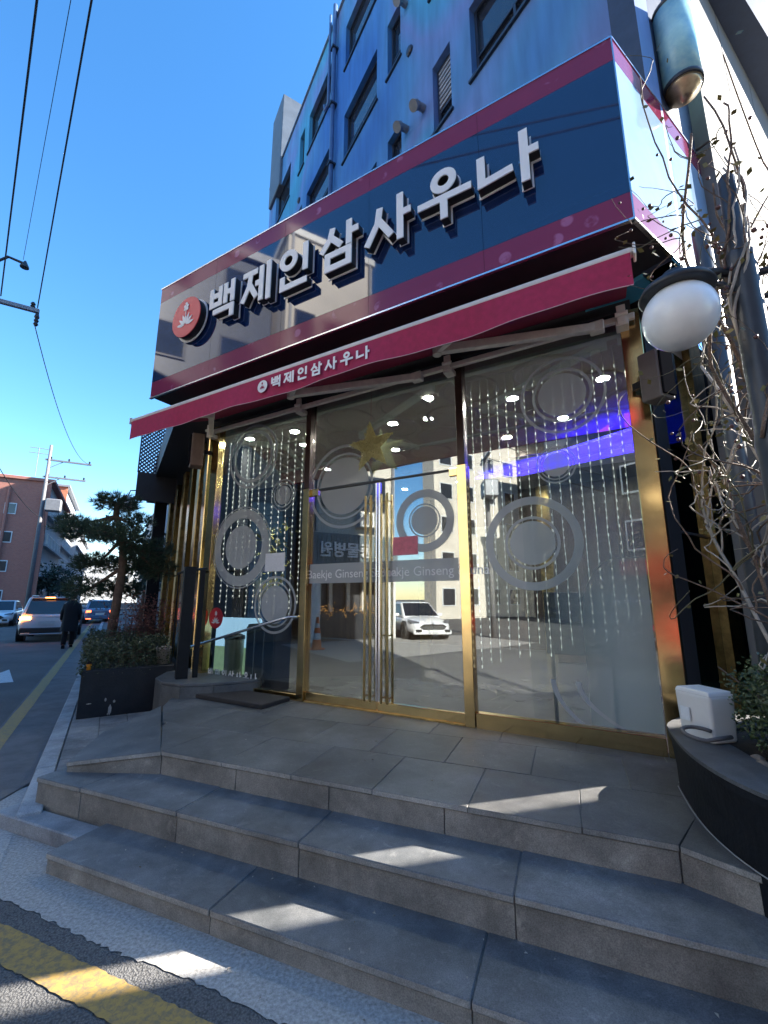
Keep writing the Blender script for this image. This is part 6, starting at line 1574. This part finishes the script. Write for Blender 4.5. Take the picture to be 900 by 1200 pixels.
# planting lights in front of the shop
pl_ = thing('shop_planter', 'row of warm tinsel lights on a dark fence before the corner shop', 'planter', V(-12.1, -.4, 0))
ob('fence', -12.2, -12.12, -1.9, .9, 0, 1.1, M_dark, pl_)
mb = MB()
for i in range(160):
    c_ = V(-12.1 + rnd.gauss(0, .06), rnd.uniform(-1.9, .9), 1.15 + rnd.gauss(0, .13)); mb.lathe(c_, [(.0, -.02), (.02, 0), (.0, .02)], 5)
o_ = mb.build('lights', mat('warm_bulb', (0.8, .45, .12), .3, .6, emit=.5, ecol=(1, .5, .15)), pl_); o_['kind'] = 'stuff'
cone = thing('traffic_cone', 'orange traffic cone with white bands by the corner shop', 'cone', V(-9.57, 1.84, 0))
M_or = mat('cone_orange', (0.75, 0.14, 0.03), .5)
for r0_, r1_, z0_, z1_, m in ((.16, .125, .05, .32, M_or), (.125, .10, .32, .52, M_white), (.10, .082, .52, .68, M_or), (.082, .062, .68, .82, M_white), (.062, .035, .82, 1.02, M_or)):
    mb = MB(); mb.cyl(V(-9.57, 1.84, z0_), V(-9.57, 1.84, z1_ - .001), r0_, r1_, 18); mb.build('band', m, cone, smooth=False)
mb = MB(); mb.cbox((-9.57, 1.84, .025), .42, .42, .05); mb.build('base', M_or, cone, bevel=.02)
apn = MB(); apn.add([V(-11.6, -6, .004), V(-7.4, -6, .004), V(-6.4, 2.2, .004), V(-11.6, 2.4, .004)], [(0, 1, 2, 3)]); struct(apn.build('forecourt', M_conc))
def mblock(label, x0, x1, y0, y1, H, m, floors, nw, name='town_house', faces='x', fm_=None):
    fm_ = fm_ or M_wf
    t = thing(name, label, 'building', V((x0 + x1) / 2, (y0 + y1) / 2, 0))
    ob('wall', x0, x1, y0, y1, 0, H, m, t); ob('roof', x0 - .2, x1 + .2, y0 - .2, y1 + .2, H, H + .4, M_grey, t)
    fh = H / floors
    for f in range(floors):
        for k in range(nw):
            if 'x' in faces:
                w_ = (y1 - y0) / nw; y = y0 + w_ * (k + .22); w = ob('window', x1, x1 + .06, y, y + w_ * .55, f * fh + 1.0, f * fh + 2.4, fm_, t); ob('pane', x1 + .06, x1 + .07, y + .08, y + w_ * .55 - .08, f * fh + 1.08, f * fh + 2.32, M_winglass, w)
            if 'w' in faces:
                w_ = (y1 - y0) / nw; y = y0 + w_ * (k + .22); w = ob('window', x0 - .06, x0, y, y + w_ * .55, f * fh + 1.0, f * fh + 2.4, fm_, t); ob('pane', x0 - .07, x0 - .06, y + .08, y + w_ * .55 - .08, f * fh + 1.08, f * fh + 2.32, M_winglass, w)
    return t
mblock('cream apartment house set back beyond the white sedan', -25.6, -24, -23.5, -13.8, 17.5, M_beige, 6, 4)
mblock('dark slab block beyond the cream apartment house', -27, -20, -36, -23.8, 19, mat('umber_render', (0.07, 0.065, 0.06), .7, var=.25), 6, 4)
mblock('dark glass-fronted building next to the corner shop', -24, -12.8, 1.6, 9.0, 15, mat('slate_front', (0.06, 0.07, 0.09), .4, var=.2), 5, 3, fm_=M_frame)
mblock('grey shop house behind the red car in the side road', -17, -10, -30, -19, 16, M_conc2, 5, 3)
M_dkr = mat('dark_render', (0.075, 0.078, 0.085), .7, var=.25, scale=1.2)
t_ = mblock('dark shop house at the road end behind the photographer', -9.5, 12, -26, -15, 15.5, M_dkr, 3, 3, faces='')
for f in range(5):
    for k in range(7):
        x = -9 + k * 3.0; z = 1.0 + f * 3.0
        w = ob('window', x, x + 1.9, -15, -14.94, z, z + 1.6, M_wf if (f + k) % 3 else M_frame, t_); ob('pane', x + .1, x + 1.8, -14.94, -14.93, z + .1, z + 1.5, M_winglass, w)
ob('shop_fascia', -9.4, 4.0, -14.9, -14.7, 2.75, 3.5, mat('red_fascia', (0.40, 0.03, 0.04), .5, var=.2), t_); ob('shop_fascia', 4.2, 11.8, -14.9, -14.7, 2.75, 3.5, mat('white_fascia', (0.6, 0.6, 0.6), .5, var=.2), t_)
# unseen blocks added to shade the steps, with a slit for the sunbeam
AZV = az(75); AZP = az(165)
def lane_shade_block(label, d0, d1, H, m):
    t = thing('lane_shade_block', label, 'building', AZV * 11 + AZP * ((d0 + d1) / 2))
    mb = MB(); mb.box(AZV * 8.2 + AZP * d0, AZV * 7, AZP * (d1 - d0), V(0, 0, H)); mb.build('wall', m, t)
    mb = MB(); mb.box(AZV * 8.25 + AZP * (d0 + .003) + V(0, 0, H), AZV * 6.9, AZP * (d1 - d0 - .006), V(0, 0, .05)); mb.build('roof', M_grey, t)
    k = 0
    for f in range(2):
        x = .6
        while x + 1.2 < d1 - d0:
            w = MB(); w.box(AZV * 8.14 + AZP * (d0 + x) + V(0, 0, 1.0 + f * 2.6), AZV * .06, AZP * 1.2, V(0, 0, 1.3)); wo_ = w.build('window', M_wf, t)
            p_ = MB(); p_.box(AZV * 8.13 + AZP * (d0 + x + .08) + V(0, 0, 1.08 + f * 2.6), AZV * .01, AZP * 1.04, V(0, 0, 1.14)); p_.build('pane', M_winglass, wo_); x += 2.0
    return t
lane_shade_block('unseen low brick block added to shade the steps, near side of the sun slit', -2.44, 4.5, 5.75, M_brick)
lane_shade_block('unseen low rendered block added to shade the steps, far side of the sun slit', -4.6, -2.66, 5.75, M_pale)

# ================================================================== LITTER: dry leaves and grit caught on the steps
lr = random.Random(77); lm = MB()
for k in range(70):
    lev = lr.choice(((-2.02, -2.34, .1185), (-2.02, -2.34, .1185), (-2.39, -2.72, .3025), (-2.78, -3.6, ZP + .001), (-1.80, -1.97, .006)))
    q_ = lr.uniform(lev[1], lev[0]) if lr.random() < .45 else lev[1] + abs(lr.gauss(0, .03))
    c_ = Q(lr.uniform(-2.9, .5), q_, lev[2] + .004); a_ = lr.uniform(0, 6.28); sz_ = lr.uniform(.004, .013)
    d_ = V(math.cos(a_), math.sin(a_), 0) * sz_; e_ = V(-math.sin(a_), math.cos(a_), 0) * sz_ * .5
    lm.add([c_ - d_, c_ - e_ + V(0, 0, .004), c_ + d_, c_ + e_ + V(0, 0, .005)], [(0, 1, 2, 3)])
lo_ = lm.build('leaf_litter', leafmat('litter', (0.10, 0.07, 0.04), (0.42, 0.38, 0.32), .8)); tag(lo_, 'scattered bits of dry leaf and grit on the granite steps', 'litter', kind='stuff')
